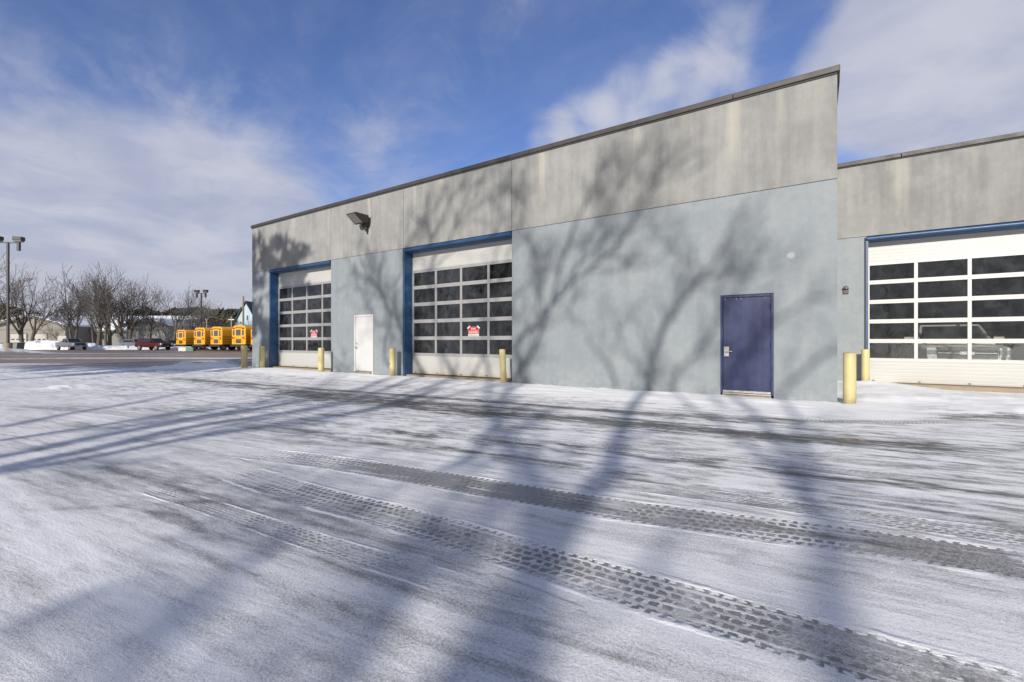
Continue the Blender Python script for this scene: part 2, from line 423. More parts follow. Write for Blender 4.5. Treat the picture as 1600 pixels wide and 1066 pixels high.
def height(X, Y):
    z = np.zeros_like(X)
    d = -Y
    # thin snow apron along the long wall
    apron = sst(d, 3.4, 1.2)*sst(d, .02, .5)*sst(X, -24, -22)*sst(X, 1.0, -1.0)
    z += apron*(.012+.075*fbm(X*.9, Y*2.2, 3))
    z += sst(d, .45, .12)*sst(d, .0, .05)*sst(X, -24, -22)*sst(X, .1, -.1)*(.10*fbm(X*2.3, Y*4, 13, 4)-.035)
    # drift in front of the recessed bay
    dr = np.exp(-((X-2.1)/2.4)**2-((Y-1.3)/1.9)**2)*sst(X, -.1, .5)
    z += dr*(.04+.25*fbm(X*1.1, Y*1.2, 9, 5)**1.3)
    dr2 = np.exp(-((X-1.1)/1.1)**2-((Y-4.3)/1.6)**2)*sst(X, .0, .4)
    z += dr2*(.05+.16*fbm(X*1.3, Y*1.3, 19, 5))
    z -= .13*sst(X, 1.2, 3.0)*sst(Y, 3.6, 5.8)
    # ploughed edge left of the building
    al, ac, ds, T = nearest(EDGE, X.ravel(), Y.ravel())
    ds = ds.reshape(X.shape); al = al.reshape(X.shape)
    z += np.exp(-(ds/.75)**2)*(.10+.42*fbm(X*1.3, Y*1.3, 5)**1.6)*sst(al, -1, 1.5)
    # small lump of ploughed snow in the lot
    c = gnd(112, 606)
    z += np.exp(-((X-c.x)/.75)**2-((Y-c.y)/.55)**2)*.14*fbm(X*4, Y*4, 8)
    c = gnd(185, 621)
    z += np.exp(-((X-c.x)/.5)**2-((Y-c.y)/.3)**2)*.06*fbm(X*4, Y*4, 8)
    # lamp mound
    c = far(12, 46)
    z += np.exp(-((X-c.x)/3.5)**2-((Y-c.y)/2.5)**2)*.55
    return z
EDGE = smooth_line([gnd(205, 580.5)[:2], gnd(250, 578.0)[:2], gnd(300, 576)[:2], gnd(360, 573.5)[:2], gnd(392, 571.5)[:2]], .3)
def build_ground():
    def axis(lo, hi, fine0, fine1, step, grow=1.09, mx=14):
        a = list(np.arange(fine0, fine1, step)); s = step; x = a[-1]
        while x < hi: s = min(s*grow, mx); x += s; a.append(x)
        s = step; x = a[0]; left = []
        while x > lo: s = min(s*grow, mx); x -= s; left.append(x)
        return np.array(left[::-1]+a)
    xs = axis(-420, 300, -9.0, 3.4, .04, 1.022); ys = axis(-260, 420, -11.2, -2.2, .04, 1.03)
    X, Y = np.meshgrid(xs, ys); nx, ny = len(xs), len(ys)
    Z = height(X, Y)
    fx, fy = X.ravel(), Y.ravel(); N = fx.size
    bare = np.zeros(N)
    G = lambda *pp: smooth_line([gnd(*p)[:2] for p in pp], .15)
    def stroke(pts, w, k, fade=(0., 0.), seed=1, rag=.5, freq=.8):
        line = G(*pts); lo = line.min(0)-w*4-1; hi = line.max(0)+w*4+1
        ix = np.nonzero((fx > lo[0]) & (fx < hi[0]) & (fy > lo[1]) & (fy < hi[1]))[0]
        if not len(ix): return
        al, ac, ds, T = nearest(line, fx[ix], fy[ix])
        e = np.ones(len(ix))
        if fade[0]: e *= sst(al, 0, fade[0])
        if fade[1]: e *= sst(al, T, T-fade[1])
        nz = fbm(al*freq, ac*2.2+50, seed)
        e *= (1-rag)+2*rag*nz
        bare[ix] += k*np.exp(-(ds/w)**2)*e
    # wheel lanes along the building
    stroke([(255, 590), (400, 600.5), (560, 612.5), (700, 622.5), (850, 634), (1000, 645), (1140, 653), (1290, 659)], .17, .72, (1, 1.5), 1, .35)
    stroke([(290, 593), (400, 606), (520, 616), (640, 628), (760, 637), (900, 644)], .30, .55, (1, 1.5), 2, .5)
    stroke([(430, 612), (560, 627), (690, 640), (820, 651), (950, 657), (1100, 673), (1270, 687), (1450, 696), (1620, 702)], .26, .62, (2, 2), 3, .55)
    stroke([(640, 640), (800, 648), (980, 661), (1150, 676), (1300, 688), (1500, 708), (1640, 722)], .42, .34, (1, 1), 4, .6)
    stroke([(420, 610), (560, 625), (700, 633)], .7, .42, (1.5, 2), 5, .5)
    stroke([(900, 640), (1050, 652), (1200, 660), (1400, 657), (1560, 654), (1640, 655)], .10, .30, (1, 1), 6, .6)
    stroke([(1470, 655), (1545, 654), (1600, 653)], .22, .45, (.3, .3), 7, .7, 2)
    stroke([(1540, 690), (1600, 697), (1680, 704)], .30, .45, (.4, .4), 17, .8, 2)
    stroke([(520, 722.5), (660, 744), (800, 768), (960, 794), (1100, 813), (1250, 832), (1400, 852), (1620, 884)], .12, .30, (2, .1), 31, .8, 1.5)
    stroke([(600, 802), (700, 830), (800, 861), (900, 891), (1000, 921), (1100, 950), (1200, 979), (1300, 1008), (1400, 1037), (1640, 1106)], .13, .14, (1, .1), 32, .9, 1.5)
    # fainter old tracks across the lot
    for k, (pts, w, a) in enumerate([
        ([(560, 668), (760, 690), (980, 704), (1120, 722), (1240, 740), (1400, 755), (1600, 772)], .13, .26),
        ([(700, 690), (850, 697), (1000, 712), (1150, 731)], .10, .28),
        ([(1020, 764), (1160, 780), (1300, 800), (1430, 818), (1600, 838)], .10, .22),
        ([(1180, 790), (1330, 805), (1480, 828), (1620, 846)], .08, .14),
        ([(300, 650), (520, 668), (760, 684)], .22, .18), ([(0, 655), (200, 668), (430, 690), (620, 700)], .30, .20),
        ([(0, 636), (180, 640), (420, 646), (640, 652)], .35, .17),
        ([(1240, 760), (1400, 778), (1600, 796)], .12, .22), ([(1300, 720), (1450, 738), (1600, 745)], .2, .18),
        ([(330, 742), (420, 766), (520, 790), (640, 824), (800, 880), (960, 932), (1120, 985)], .13, .08),
        ([(70, 720), (230, 760), (330, 790), (470, 835), (560, 866), (700, 905), (900, 960), (1000, 990)], .14, .13)]):
        stroke(pts, w, a, (.6, .6), 20+k, .7, 1.3)
    # thin tyre-edge lines in the fresh snow
    for k, (pts, w, a) in enumerate([
        ([(0, 736), (110, 780), (240, 838), (360, 885), (480, 930), (620, 985), (760, 1040), (830, 1066)], .030, .20),
        ([(70, 727), (200, 772), (330, 822), (480, 868), (640, 925), (800, 975), (960, 1025), (1080, 1062)], .030, .24),
        ([(150, 726), (300, 770), (420, 800), (520, 826), (660, 860), (800, 900)], .05, .26), ([(0, 800), (160, 792), (360, 782), (520, 778)], .05, .20), ([(0, 905), (170, 893), (330, 884), (460, 882)], .09, .12), ([(180, 690), (330, 745), (520, 812), (720, 890), (900, 948)], .03, .16)]):
        stroke(pts, w, a, (.3, .3), 40+k, .3, 1)
    # many fine tyre-edge lines, most of them along the lanes
    rl = random.Random(77)
    for k in range(64):
        y0 = -rl.uniform(2.6, 11.0); x0 = rl.uniform(-13, 1.5); L = rl.uniform(2.5, 9); sl = rl.uniform(-.02, .17) if y0 < -5 else rl.uniform(-.02, .08)
        cv = rl.uniform(-.012, .012)
        P_ = [(x0+L*t, y0+sl*L*t+cv*(L*t)**2) for t in (0, .25, .5, .75, 1)]
        line = smooth_line(P_, .2); lo = line.min(0)-.3; hi = line.max(0)+.3
        ix = np.nonzero((fx > lo[0]) & (fx < hi[0]) & (fy > lo[1]) & (fy < hi[1]))[0]
        if not len(ix): continue
        al, ac, ds, T = nearest(line, fx[ix], fy[ix]); w = rl.choice([.022, .03, .05, .09])
        pair = rl.random() < .45
        g_ = np.exp(-(ac/w)**2)
        if pair: g_ = np.maximum(g_, np.exp(-((ac-.17)/w)**2))
        g_ = g_*(np.abs(ds) < .4)*sst(al, 0, .8)*sst(al, T, T-.8)*(.35+.9*fbm(al*1.3, ac*0+k, k))
        bare[ix] += rl.choice([.13, .2, .28, -.22])*g_
    # the open, driven-on lot beyond
    dep = (fx-CX)*FWD.x+(fy-CY)*FWD.y; lat = (fx-CX)*RGT.x+(fy-CY)*RGT.y
    pyr = 533+CZ*FPX/np.maximum(dep, .5)
    edge = 21.6+1.6*(fbm(lat*.18, dep*.18, 77)-.5)*2 - np.maximum(0, (-lat-15))*.16
    lot = sst(dep, edge-1.0, edge+1.2)*sst(fx, -22.0, -24.0)
    s1 = fbm(lat*.035+3, dep*.33, 61, 4); s2 = fbm(lat*.06, dep*.7+9, 62, 4)
    clean = sst(s1*.55+s2*.45, .53, .68)
    snowstreak = clean*sst(dep, 52, 42)+0
    lotbare = np.clip(.98-.75*snowstreak, 0, 1)
    beyond = sst(dep, 66, 72)
    lotbare = lotbare*(1-beyond)+.03*beyond
    base_lot = lotbare
    behind = np.zeros(N)
    wb = sst(fy, -13, -18)                                   # behind the camera: lightly driven snow
    bare = np.where(lot > 0, bare*(1-lot)+base_lot*lot, bare)
    bare = np.clip(bare, -.3, 1.3)
    # fresh-snow apron stays clean
    d = -fy
    ap = sst(d, 2.5, 1.6)*sst(fx, -24, -21)*sst(fx, 1.5, .5)
    fresh = np.maximum(ap, np.clip(Z.ravel()*9-.35, 0, 1))
    # tread tracks: along, across, strength
    tread = np.zeros((N, 3)); near_ = np.full(N, 9.)
    def track(pts, w0, w1, k, fade, seed):
        line = G(*pts); lo = line.min(0)-1; hi = line.max(0)+1
        ix = np.nonzero((fx > lo[0]) & (fx < hi[0]) & (fy > lo[1]) & (fy < hi[1]))[0]
        al, ac, ds, T = nearest(line, fx[ix], fy[ix])
        w = w0+(w1-w0)*al/T
        s = sst(al, 0, fade[0])*sst(al, T, T-fade[1])*k*(.55+.9*fbm(al*.7, ac*1.2+9, seed))
        ok = (ds < w*2.6) & (ds/w < near_[ix])
        j = ix[ok]; near_[j] = (ds/w)[ok]; tread[j, 0] = al[ok]; tread[j, 1] = (ac/w)[ok]; tread[j, 2] = (s*(1-sst(ds/w, 1.6, 2.5)))[ok]
    track([(300, 697), (400, 708), (520, 722.5), (660, 744), (800, 768), (960, 794), (1100, 813), (1250, 832), (1400, 852), (1620, 884)], .17, .185, 1.0, (3.2, .1), 1)
    track([(330, 723), (375, 738), (480, 772), (600, 802), (700, 830), (800, 861), (900, 891), (1000, 921), (1100, 950), (1200, 979), (1300, 1008), (1400, 1037), (1500, 1066), (1640, 1106)], .15, .155, .80, (2.2, .1), 2)
    track([(880, 742), (1020, 763), (1160, 780), (1300, 800), (1430, 818), (1640, 846)], .10, .12, .42, (1.5, .2), 5)
    track([(620, 672), (760, 683), (900, 694), (1050, 708), (1200, 724), (1330, 738), (1640, 770)], .12, .12, .34, (1.5, 1.5), 6)
    track([(200, 752), (330, 792), (470, 838), (560, 866), (700, 908), (860, 953)], .075, .08, .40, (1.0, 1.5), 7)
    track([(0, 632), (120, 640), (260, 652), (420, 668), (560, 684)], .16, .16, .40, (1, 1.5), 8)
    track([(250, 591), (400, 601), (560, 613), (700, 623), (850, 634.5), (1000, 645.5), (1140, 653.5), (1290, 659), (1450, 660), (1640, 657)], .13, .13, .75, (1, 2.5), 9)
    me = bpy.data.meshes.new('ground')
    V = np.stack([fx, fy, Z.ravel()], 1)
    i = np.arange(nx-1)[None, :]+np.arange(ny-1)[:, None]*nx
    F = np.stack([i, i+1, i+1+nx, i+nx], -1).reshape(-1, 4)
    me.vertices.add(N); me.vertices.foreach_set('co', V.ravel())
    me.loops.add(F.size); me.polygons.add(len(F))
    me.loops.foreach_set('vertex_index', F.ravel()); me.polygons.foreach_set('loop_start', np.arange(0, F.size, 4)); me.polygons.foreach_set('loop_total', np.full(len(F), 4))
    me.update(); me.validate()
    me.polygons.foreach_set('use_smooth', np.ones(len(F), bool))
    for nm, arr in (('bare', bare), ('lot', lot), ('fresh', fresh)):
        a = me.attributes.new(nm, 'FLOAT', 'POINT'); a.data.foreach_set('value', arr.astype(np.float32))
    a = me.attributes.new('tread', 'FLOAT_VECTOR', 'POINT'); a.data.foreach_set('vector', tread.astype(np.float32).ravel())
    o = bpy.data.objects.new('ground', me); COL.objects.link(o); tag(o, kind='structure')
    me.materials.append(mat_ground())
    return o
def mat_ground():
    m, b, p = new_mat('snowy_asphalt'); co = objco(b)
    bare = b.attr('bare').outputs['Fac']; lot = b.attr('lot').outputs['Fac']; fresh = b.attr('fresh').outputs['Fac']
    tv = b.xyz(b.attr('tread').outputs['Vector'])
    # rotated slightly so that the streaks follow the wheel lanes
    mp = b.n('ShaderNodeMapping'); b.L.new(co, mp.inputs[0]); mp.inputs['Rotation'].default_value = (0, 0, rad(-8)); r = mp.outputs[0]
    st1 = b.noise(b.scale(r, (.40, 2.0, 1)), 1.0, 9, .68, .35)
    st2 = b.noise(b.scale(r, (2.4, 15, 1)), 1.0, 7, .70, .4)
    bl = b.noise(co, .55, 5, .6); md = b.noise(co, 7, 5, .62); sp = b.noise(co, 70, 4, .75); sp2 = b.noise(co, 230, 2, .6)
    # thinness of the snow
    st3 = b.sstep(b.noise(b.scale(r, (.9, 7.5, 1)), 1.0, 9, .72, .5), .36, .64)
    pt = b.sstep(b.noise(b.scale(r, (1.1, 2.4, 1)), 2.2, 9, .74, .3), .42, .60)
    yy = b.xyz(co)[1]; nearf = b.sstep(yy, -6.8, -9.0)                # finer, evener snow where nobody has driven
    thin = b.m('ADD', b.m('MULTIPLY', b.m('SUBTRACT', st1, .5), b.lin(nearf, 0, 1, .95, .34)), b.m('MULTIPLY', b.m('SUBTRACT', st2, .5), .75))
    thin = b.m('ADD', thin, b.m('MULTIPLY', b.m('SUBTRACT', st3, .5), b.lin(nearf, 0, 1, .42, .12)))
    thin = b.m('ADD', thin, b.m('MULTIPLY', b.m('SUBTRACT', pt, .5), b.lin(nearf, 0, 1, .34, .05)))
    thin = b.m('ADD', thin, b.m('MULTIPLY', b.m('SUBTRACT', bl, .5), .50))
    thin = b.m('ADD', thin, b.m('MULTIPLY', b.m('SUBTRACT', md, .5), .36))
    thin = b.m('ADD', thin, .26)
    thin = b.m('SUBTRACT', thin, b.m('MULTIPLY', fresh, .85))
    bare2 = b.m('MULTIPLY', bare, b.mix_f(lot, b.lin(b.m('ADD', b.m('MULTIPLY', st3, .6), b.m('MULTIPLY', pt, .4)), 0, 1, .40, 1.35), 1.0))
    cov = b.m('ADD', bare2, b.m('MULTIPLY', thin, b.lin(lot, 0, 1, 1, .35)))
    grain = b.m('ADD', b.m('MULTIPLY', b.m('SUBTRACT', sp, .5), 1.5), b.m('MULTIPLY', b.m('SUBTRACT', sp2, .5), 1.2))
    # amount of asphalt showing between the grains
    g2 = b.m('ADD', cov, b.m('MULTIPLY', grain, b.sstep(cov, -.45, .20, .04, .85)))
    fac = b.m('MULTIPLY', b.sstep(g2, -.05, 1.0), .95)
    # tread blocks
    al, ac, ts = tv
    wob = b.m('SUBTRACT', b.noise(co, 9, 5, .7), .5); wob2 = b.m('SUBTRACT', b.noise(b.scale(co, (1.0, 1.0, 1.0)), 23, 4, .65), .5)
    acw = b.m('ADD', ac, b.m('MULTIPLY', wob, .34)); alw = b.m('ADD', al, b.m('ADD', b.m('MULTIPLY', wob, .085), b.m('MULTIPLY', wob2, .055)))
    # skew opposite ways on the two halves of the tyre
    sk = b.m('ADD', alw, b.m('MULTIPLY', b.m('ABSOLUTE', acw), .035))
    brick = b.n('ShaderNodeTexBrick'); brick.offset = .5; brick.squash = 1.0
    b.put(brick.inputs['Vector'], b.comb(b.m('MULTIPLY', sk, 1.0), b.m('MULTIPLY', acw, .15), 0.0))
    for k_, v_ in (('Scale', 1.0), ('Mortar Size', .020), ('Mortar Smooth', 1.0), ('Brick Width', .066), ('Row Height', .060)): brick.inputs[k_].default_value = v_
    blk = b.sstep(b.m('ADD', b.m('SUBTRACT', 1.0, brick.outputs['Fac']), b.m('MULTIPLY', wob2, 1.1)), .30, .72)
    saw = b.m('SINE', b.m('MULTIPLY', sk, 2*math.pi/.066))
    lim = b.m('ADD', .98, b.m('MULTIPLY', b.sstep(saw, -.2, .3), .17))
    inside = b.sstep(b.m('SUBTRACT', b.m('ABSOLUTE', acw), lim), .05, -.05)
    wear = b.sstep(b.m('ADD', b.noise(b.scale(b.comb(al, b.m('MULTIPLY', ac, .17), 0.0), (2.2, 6, 1)), 1.0, 5, .65), b.m('MULTIPLY', ts, .55)), .30, .92)
    solid = b.sstep(b.m('ADD', b.noise(b.scale(b.comb(al, b.m('MULTIPLY', ac, .17), 0.0), (1.2, 9, 1)), 1.0, 4, .6), b.m('MULTIPLY', ts, .28)), .60, .80)
    brk = b.sstep(b.noise(b.scale(co, (1.0, 1.0, 1)), 2.6, 6, .7), .34, .56)        # where the snow stuck to the tyre the print is broken
    blk2 = b.m('MAXIMUM', b.m('MULTIPLY', blk, b.lin(brk, 0, 1, .42, 1.0)), b.m('MULTIPLY', b.m('MULTIPLY', solid, b.lin(sp, .3, .62, .55, 1.0)), b.lin(ts, .35, 1.0, .15, 1.0)))
    tfac = b.m('MULTIPLY', b.m('MULTIPLY', inside, blk2), b.m('MULTIPLY', wear, b.lin(sp, .3, .6, .70, 1.0)))
    has = b.sstep(ts, .02, .25)
    tfac = b.m('MULTIPLY', tfac, has)
    ground_in = b.m('MULTIPLY', b.m('MULTIPLY', inside, has), .16)
    # snow pushed up beside the tyre
    ridge = b.m('MULTIPLY', b.m('MULTIPLY', b.sstep(b.m('ABSOLUTE', b.m('SUBTRACT', b.m('ABSOLUTE', acw), 1.28)), .22, .02), has), b.sstep(b.noise(b.scale(r, (1.4, 3, 1)), 1.5, 4, .6), .40, .62))
    fac = b.m('MULTIPLY', fac, b.m('SUBTRACT', 1.0, b.m('MULTIPLY', ridge, .8)))
    fac = b.m('MAXIMUM', b.m('MAXIMUM', fac, b.m('MULTIPLY', tfac, .93)), ground_in)
    # colours
    snow = b.mix(b.sstep(md, .3, .7), (.86, .86, .865), (.915, .912, .91))
    asp = b.mix(b.sstep(sp, .3, .7), (.050, .048, .046), (.105, .101, .096))
    sand = b.mix(b.sstep(b.noise(b.scale(r, (.5, .5, 1)), .4, 5, .6), .35, .65), (.125, .084, .047), (.205, .143, .082))
    asp = b.mix(lot, asp, sand)
    # a worn yellow fleck of parking paint
    yp = gnd(1330, 686)
    dd = b.vm('SUBTRACT', co, (yp.x, yp.y, 0)); ddx, ddy, _ = b.xyz(dd)
    q = b.m('ADD', b.m('POWER', b.m('MULTIPLY', ddx, 5.0), 2), b.m('POWER', b.m('MULTIPLY', ddy, 11.0), 2))
    asp = b.mix(b.m('MULTIPLY', b.sstep(q, 1.0, .5), b.sstep(md, .45, .55)), asp, (.45, .28, .05))
    c = b.mix(fac, snow, asp)
    b.put(p.inputs['Base Color'], c)
    b.put(p.inputs['Roughness'], b.lin(fac, 0, 1, .75, .42)); p.inputs['Specular IOR Level'].default_value = .35
    h = b.m('ADD', b.m('MULTIPLY', sp, .55), b.m('ADD', b.m('MULTIPLY', md, .55), b.m('MULTIPLY', sp2, .3)))
    h = b.m('ADD', h, b.m('MULTIPLY', ridge, 1.2)); h = b.m('SUBTRACT', h, b.m('MULTIPLY', tfac, 1.1)); h = b.m('SUBTRACT', h, b.m('MULTIPLY', ground_in, 4))
    h = b.m('ADD', h, b.m('MULTIPLY', st2, .8))
    b.put(p.inputs['Normal'], b.bump(h, .55, .012))
    return m
ground = build_ground()
def gz(x, y):
    return float(height(np.array([[x]], float), np.array([[y]], float))[0, 0])

# ------------------------------------------------------------------ the garage building
XL = -23.23; J1 = -16.94; J2 = -12.66; J3 = -8.0; ZJ = 4.59; ZR = 6.86; WY = 6.3; DZ = -.10
D1 = (-21.55, -16.95); D2 = (-12.61, -8.01); D3 = (.98, 5.62)
bld = empty('garage_building', (-8, 0, 0)); bld.location = (0, 0, 0)
tag(bld, 'long flat roofed garage building of grey stucco over blue grey painted wall panels', 'building')
T = .24; g = .008
def wallpart(rects, name, mat, y0, axis_x=True):
    mb = MB()
    for (x0, x1, z0, z1) in rects: mb.box(x0, x1, y0, y0+T, z0, z1)
    return mb.build(name, mat, bld)
# upper stucco panels, 6 mm proud of the lower ones
for (x0, x1) in ((XL, J1), (J1, J2), (J2, J3), (J3, 0)):
    wallpart([(x0+g, x1-(g if x1 < 0 else 0), ZJ+.012, ZR)], 'stucco_panel', M['upper'], -.006)
BD = (-2.20, -1.13, .07, 2.31)      # navy door opening
wallpart([(XL+g, D1[0]-.06, .02, ZJ)], 'painted_wall_panel', M['lower'], 0)
wallpart([(J1+g, J2-.02, .02, ZJ)], 'painted_wall_panel', M['lower'], 0)
wallpart([(J3+g, BD[0], .0, ZJ), (BD[1], 0, .0, ZJ), (BD[0], BD[1], BD[3], ZJ)], 'painted_wall_panel', M['lower'], 0)
# recessed bay
wallpart([(.0, 9.5, ZJ+DZ+.012, ZR-.02)], 'stucco_panel', M['upper'], WY-.006)
wallpart([(0, D3[0]-.035, .0, ZJ+DZ)], 'painted_wall_panel', M['lower'], WY)
wallpart([(D3[1]+.035, 9.5, .0, ZJ+DZ)], 'painted_wall_panel', M['lower'], WY)
# return wall of the front block and the rest of the shell
mb = MB(); mb.box(-T, 0, T, WY, .0, ZJ); mb.build('return_wall', M['lower'], bld)
mb = MB(); mb.box(-T, .006, T, WY, ZJ+.012, ZR); mb.build('return_stucco_wall', M['upper'], bld)
mb = MB(); mb.box(XL, XL+T, T, 20, .0, ZJ); mb.build('end_wall', M['lower'], bld)
mb = MB(); mb.box(XL-.006, XL+T, T, 20, ZJ+.012, ZR); mb.build('end_stucco_wall', M['upper'], bld)
mb = MB(); mb.box(XL+T, 9.5, 19.7, 20, 0, ZR); mb.box(9.2, 9.5, WY+T, 19.7, 0, ZR-.02); mb.build('rear_wall', M['upper'], bld)
mb = MB(); mb.box(XL+.1, -.1, .1, 19.9, ZR-.28, ZR-.1); mb.box(-.1, 9.4, WY+.1, 19.9, ZR-.30, ZR-.12); mb.build('flat_roof', M['gap'], bld)
# dark backing in the joints
mb = MB(); mb.box(XL+.05, -.05, .06, .12, ZJ-.15, ZJ+.20)
for x in (J1, J2, J3): mb.box(x-.05, x+.05, .13, .19, ZJ+.21, ZR-.2)
mb.build('joint_backing', M['gap'], bld)
# footing
mb = MB(); 
for (x0, x1) in ((XL+.03, D1[0]), (J1+.03, J2), (J3+.03, -.03)): mb.box(x0, x1, .035, .22, -.3, .018 if x1 < -1 else -.002)
for (x0, x1) in (D1, D2): mb.box(x0, x1, .06, .60, -.3, .07)
mb.box(.01, 9.5, WY+.035, WY+.22, -.3, -.004); mb.box(D3[0], D3[1], WY-.06, WY+.6, -.3, -.012)
mb.box(-.22, -.03, .23, WY, -.3, -.004)
mb.box(-2.16, -1.17, -.10, .034, -.3, .055)
mb.build('footing', M['found'], bld, bevel=.012)
# coping
mb = MB()
def cap(x0, x1, y, z):
    x = x0; k = 0
    while x < x1-.01:
        e = min(x+3.05, x1); w = random.uniform(-.004, .004)
        mb.box(x+.004, e-.004, y-.055+w, y+.35, z-.12+w, z+.035+w*.5); x = e
xs_ = [XL-.03, -19.6, -16.2, -12.9, -10.9, -6.95, -4.15, -1.93, .05]
for a_, b_ in zip(xs_, xs_[1:]):
    w = random.uniform(-.005, .005); mb.box(a_+.004, b_-.004, -.06+w, .35, ZR-.095+w, ZR+.03)
for a_, b_ in ((.06, 1.75), (1.75, 4.8), (4.8, 9.5)):
    w = random.uniform(-.005, .005); mb.box(a_+.004, b_-.004, WY-.06+w, WY+.35, ZR-.115+w, ZR+.01)
mb.box(-.30, .055, .36, WY-.07, ZR-.115, ZR+.04); mb.box(XL-.06, XL+.3, .36, 20, ZR-.115, ZR+.04)
mb.build('coping', M['cap'], bld, bevel=.012)
mb = MB(); mb.box(XL, 0, -.03, -.008, ZR-.130, ZR-.102); mb.box(0.01, 9.5, WY-.03, WY-.008, ZR-.150, ZR-.122); mb.build('coping_drip_edge', M['gap'], bld)

def overhead_door(x0, x1, y, z0, railmat, panmat, panes, railw=.085):
    """four columns, five glazed rows between a solid bottom and a solid top section"""
    d = MB(); n = 4; bw = (x1-x0)/n; zb = z0+.66; rh = .61; zt = zb+5*rh
    d.box(x0, x1, y, y+.05, z0, zb)
    door = d.build('overhead_door', panmat, bld, bevel=.006)
    d = MB(); d.box(x0, x1, y, y+.05, zt, 4.62+(z0-.10)); d.build('top_section', panmat, door, bevel=.006)
    r = MB(); h = railw/2
    zz = [zb+.03]+[zb+rh*k for k in range(1, 5)]+[zt-.03]
    for k in range(6):
        hh = .062 if 0 < k < 5 else .05
        r.box(x0, x1, y-.012, y+.048, zz[k]-hh, zz[k]+hh)
        if 0 < k < 5: r.box(x0+.01, x1-.01, y-.016, y-.011, zz[k]-.006, zz[k]+.006)
    for k in range(n+1):
        xc = x0+bw*k; a_ = xc-h if k else x0; b_ = xc+h if k < n else x1
        if k == 0: b_ = x0+.06
        if k == n: a_ = x1-.06
        for q in range(5): r.box(a_, b_, y-.010, y+.046, zz[q]+(.062 if q else .05)+.001, zz[q+1]-(.062 if q < 4 else .05)-.001)
    r.build('rail_grid', railmat, door, bevel=.004)
    for q in range(5):
        for k in range(n):
            pm = MB(); pm.box(x0+bw*k+.03, x0+bw*(k+1)-.03, y+.012, y+.020, zz[q]+.03, zz[q+1]-.03)
            pm.build('window_pane', panes, door)
    s = MB(); s.box(x0+.01, x1-.01, y+.004, y+.045, z0-.04, z0-.002); s.build('bottom_seal', M['black'], door)
    for k in range(5):
        s = MB(); xq = x0+.15+(x1-x0-.3)*k/4; s.box(xq-.03, xq+.03, y-.018, y-.001, z0+.03, z0+.055); s.build('door_bolt', M['bronze'], door)
    return door
overhead_door(D1[0], D1[1], .38, .10, M['rail'], M['doorwhite'], M['pane'])
overhead_door(D2[0], D2[1], .38, .10, M['rail'], M['doorwhite'], M['pane'])
overhead_door(D3[0], D3[1], WY+.38, .0, M['rail2'], M['doorwhite2'], M['pane2'])
def door_frame(x0, x1, y, z1, zb=0.0):
    f = MB(); f.box(x0-.055, x0, y-.012, y+.375, zb, z1); f.box(x1, x1+.03, y+.02, y+.375, zb, z1-.14)
    f.box(x0+.001, x1+.03, y+.02, y+.375, z1-.125, z1-.002)
    f.tube([(x0-.04, y-.02, z1-.055), (x1+.01, y-.02, z1-.055)], .06, 12)
    f.build('door_frame', M['blue'], bld, smooth=True)
    sp_ = MB(); sp_.box(x0-.10, x0-.056, y-.010, y-.001, zb, z1-.02); sp_.build('jamb_sealant', M['gap'], bld)
door_frame(D1[0], D1[1], 0, 4.57); door_frame(D2[0], D2[1], 0, 4.57); door_frame(D3[0], D3[1], WY, 4.57+DZ)

# white door
wx0, wx1 = -15.40, -14.28
f = MB(); f.box(wx0, wx0+.075, -.045, -.001, .0, 2.28); f.box(wx1-.075, wx1, -.045, -.001, .0, 2.28); f.box(wx0+.076, wx1-.076, -.045, -.001, 2.205, 2.28)
fr = f.build('entrance_door_frame', M['white'], bld, bevel=.006)
d_ = MB(); d_.box(wx0+.085, wx1-.085, -.032, -.002, .12, 2.195); wdoor = d_.build('entrance_door', M['white'], bld, bevel=.005); wdoor['label'] = 'white flush door'
th = MB(); th.box(wx0+.08, wx1-.08, -.12, -.002, -.05, .10); th.build('threshold', M['found'], bld, bevel=.01)
h_ = MB(); h_.tube([(wx0+.17, -.03, 1.02), (wx0+.17, -.085, 1.02)], .03, 10); h_.tube([(wx0+.17, -.085, 1.02), (wx0+.17, -.115, 1.02)], .037, 10)
h_.build('handle', M['steel'], wdoor, smooth=True)
h_ = MB(); h_.tube([(wx0+.17, -.03, 1.17), (wx0+.17, -.055, 1.17)], .03, 10); h_.build('deadbolt', M['steel'], wdoor, smooth=True)
# navy door
f = MB(); x0, x1, z0, z1 = BD
f.box(x0+.002, x0+.05, -.012, .12, z0, z1-.002); f.box(x1-.05, x1-.002, -.012, .12, z0, z1-.002); f.box(x0+.051, x1-.051, -.012, .12, z1-.05, z1-.002)
f.build('steel_door_frame', M['navyframe'], bld, bevel=.006)
d_ = MB(); d_.box(x0+.055, x1-.055, .012, .06, z0+.03, z1-.056); nd = d_.build('steel_door', M['navy'], bld, bevel=.005); nd['label'] = 'streaked navy blue steel door'
s = MB(); s.box(x0+.055, x1-.055, -.004, .011, z0+.03, z0+.075); s.box(x0+.05, x1-.05, -.02, .10, z0-.01, z0+.02); s.build('door_sweep', M['steel'], nd)
h_ = MB(); hx = x0+.125; h_.box(hx-.05, hx+.055, -.002, .010, .92, 1.14); h_.tube([(hx, .0, 1.10), (hx, -.02, 1.10)], .02, 12); h_.build('lock_plate', M['steel'], nd); h_ = MB()
h_.tube([(hx, 0, 1.035), (hx, -.06, 1.035)], .026, 12); h_.tube([(hx, -.055, 1.035), (hx+.13, -.055, 1.03)], .014, 8)
h_.build('handle', M['steel'], nd, smooth=True)
for zz in (.35, 1.2, 2.05):
    q = MB(); q.tube([(x1-.052, -.018, zz-.06), (x1-.052, -.018, zz+.06)], .014, 8); q.build('hinge', M['navyframe'], nd, smooth=True)
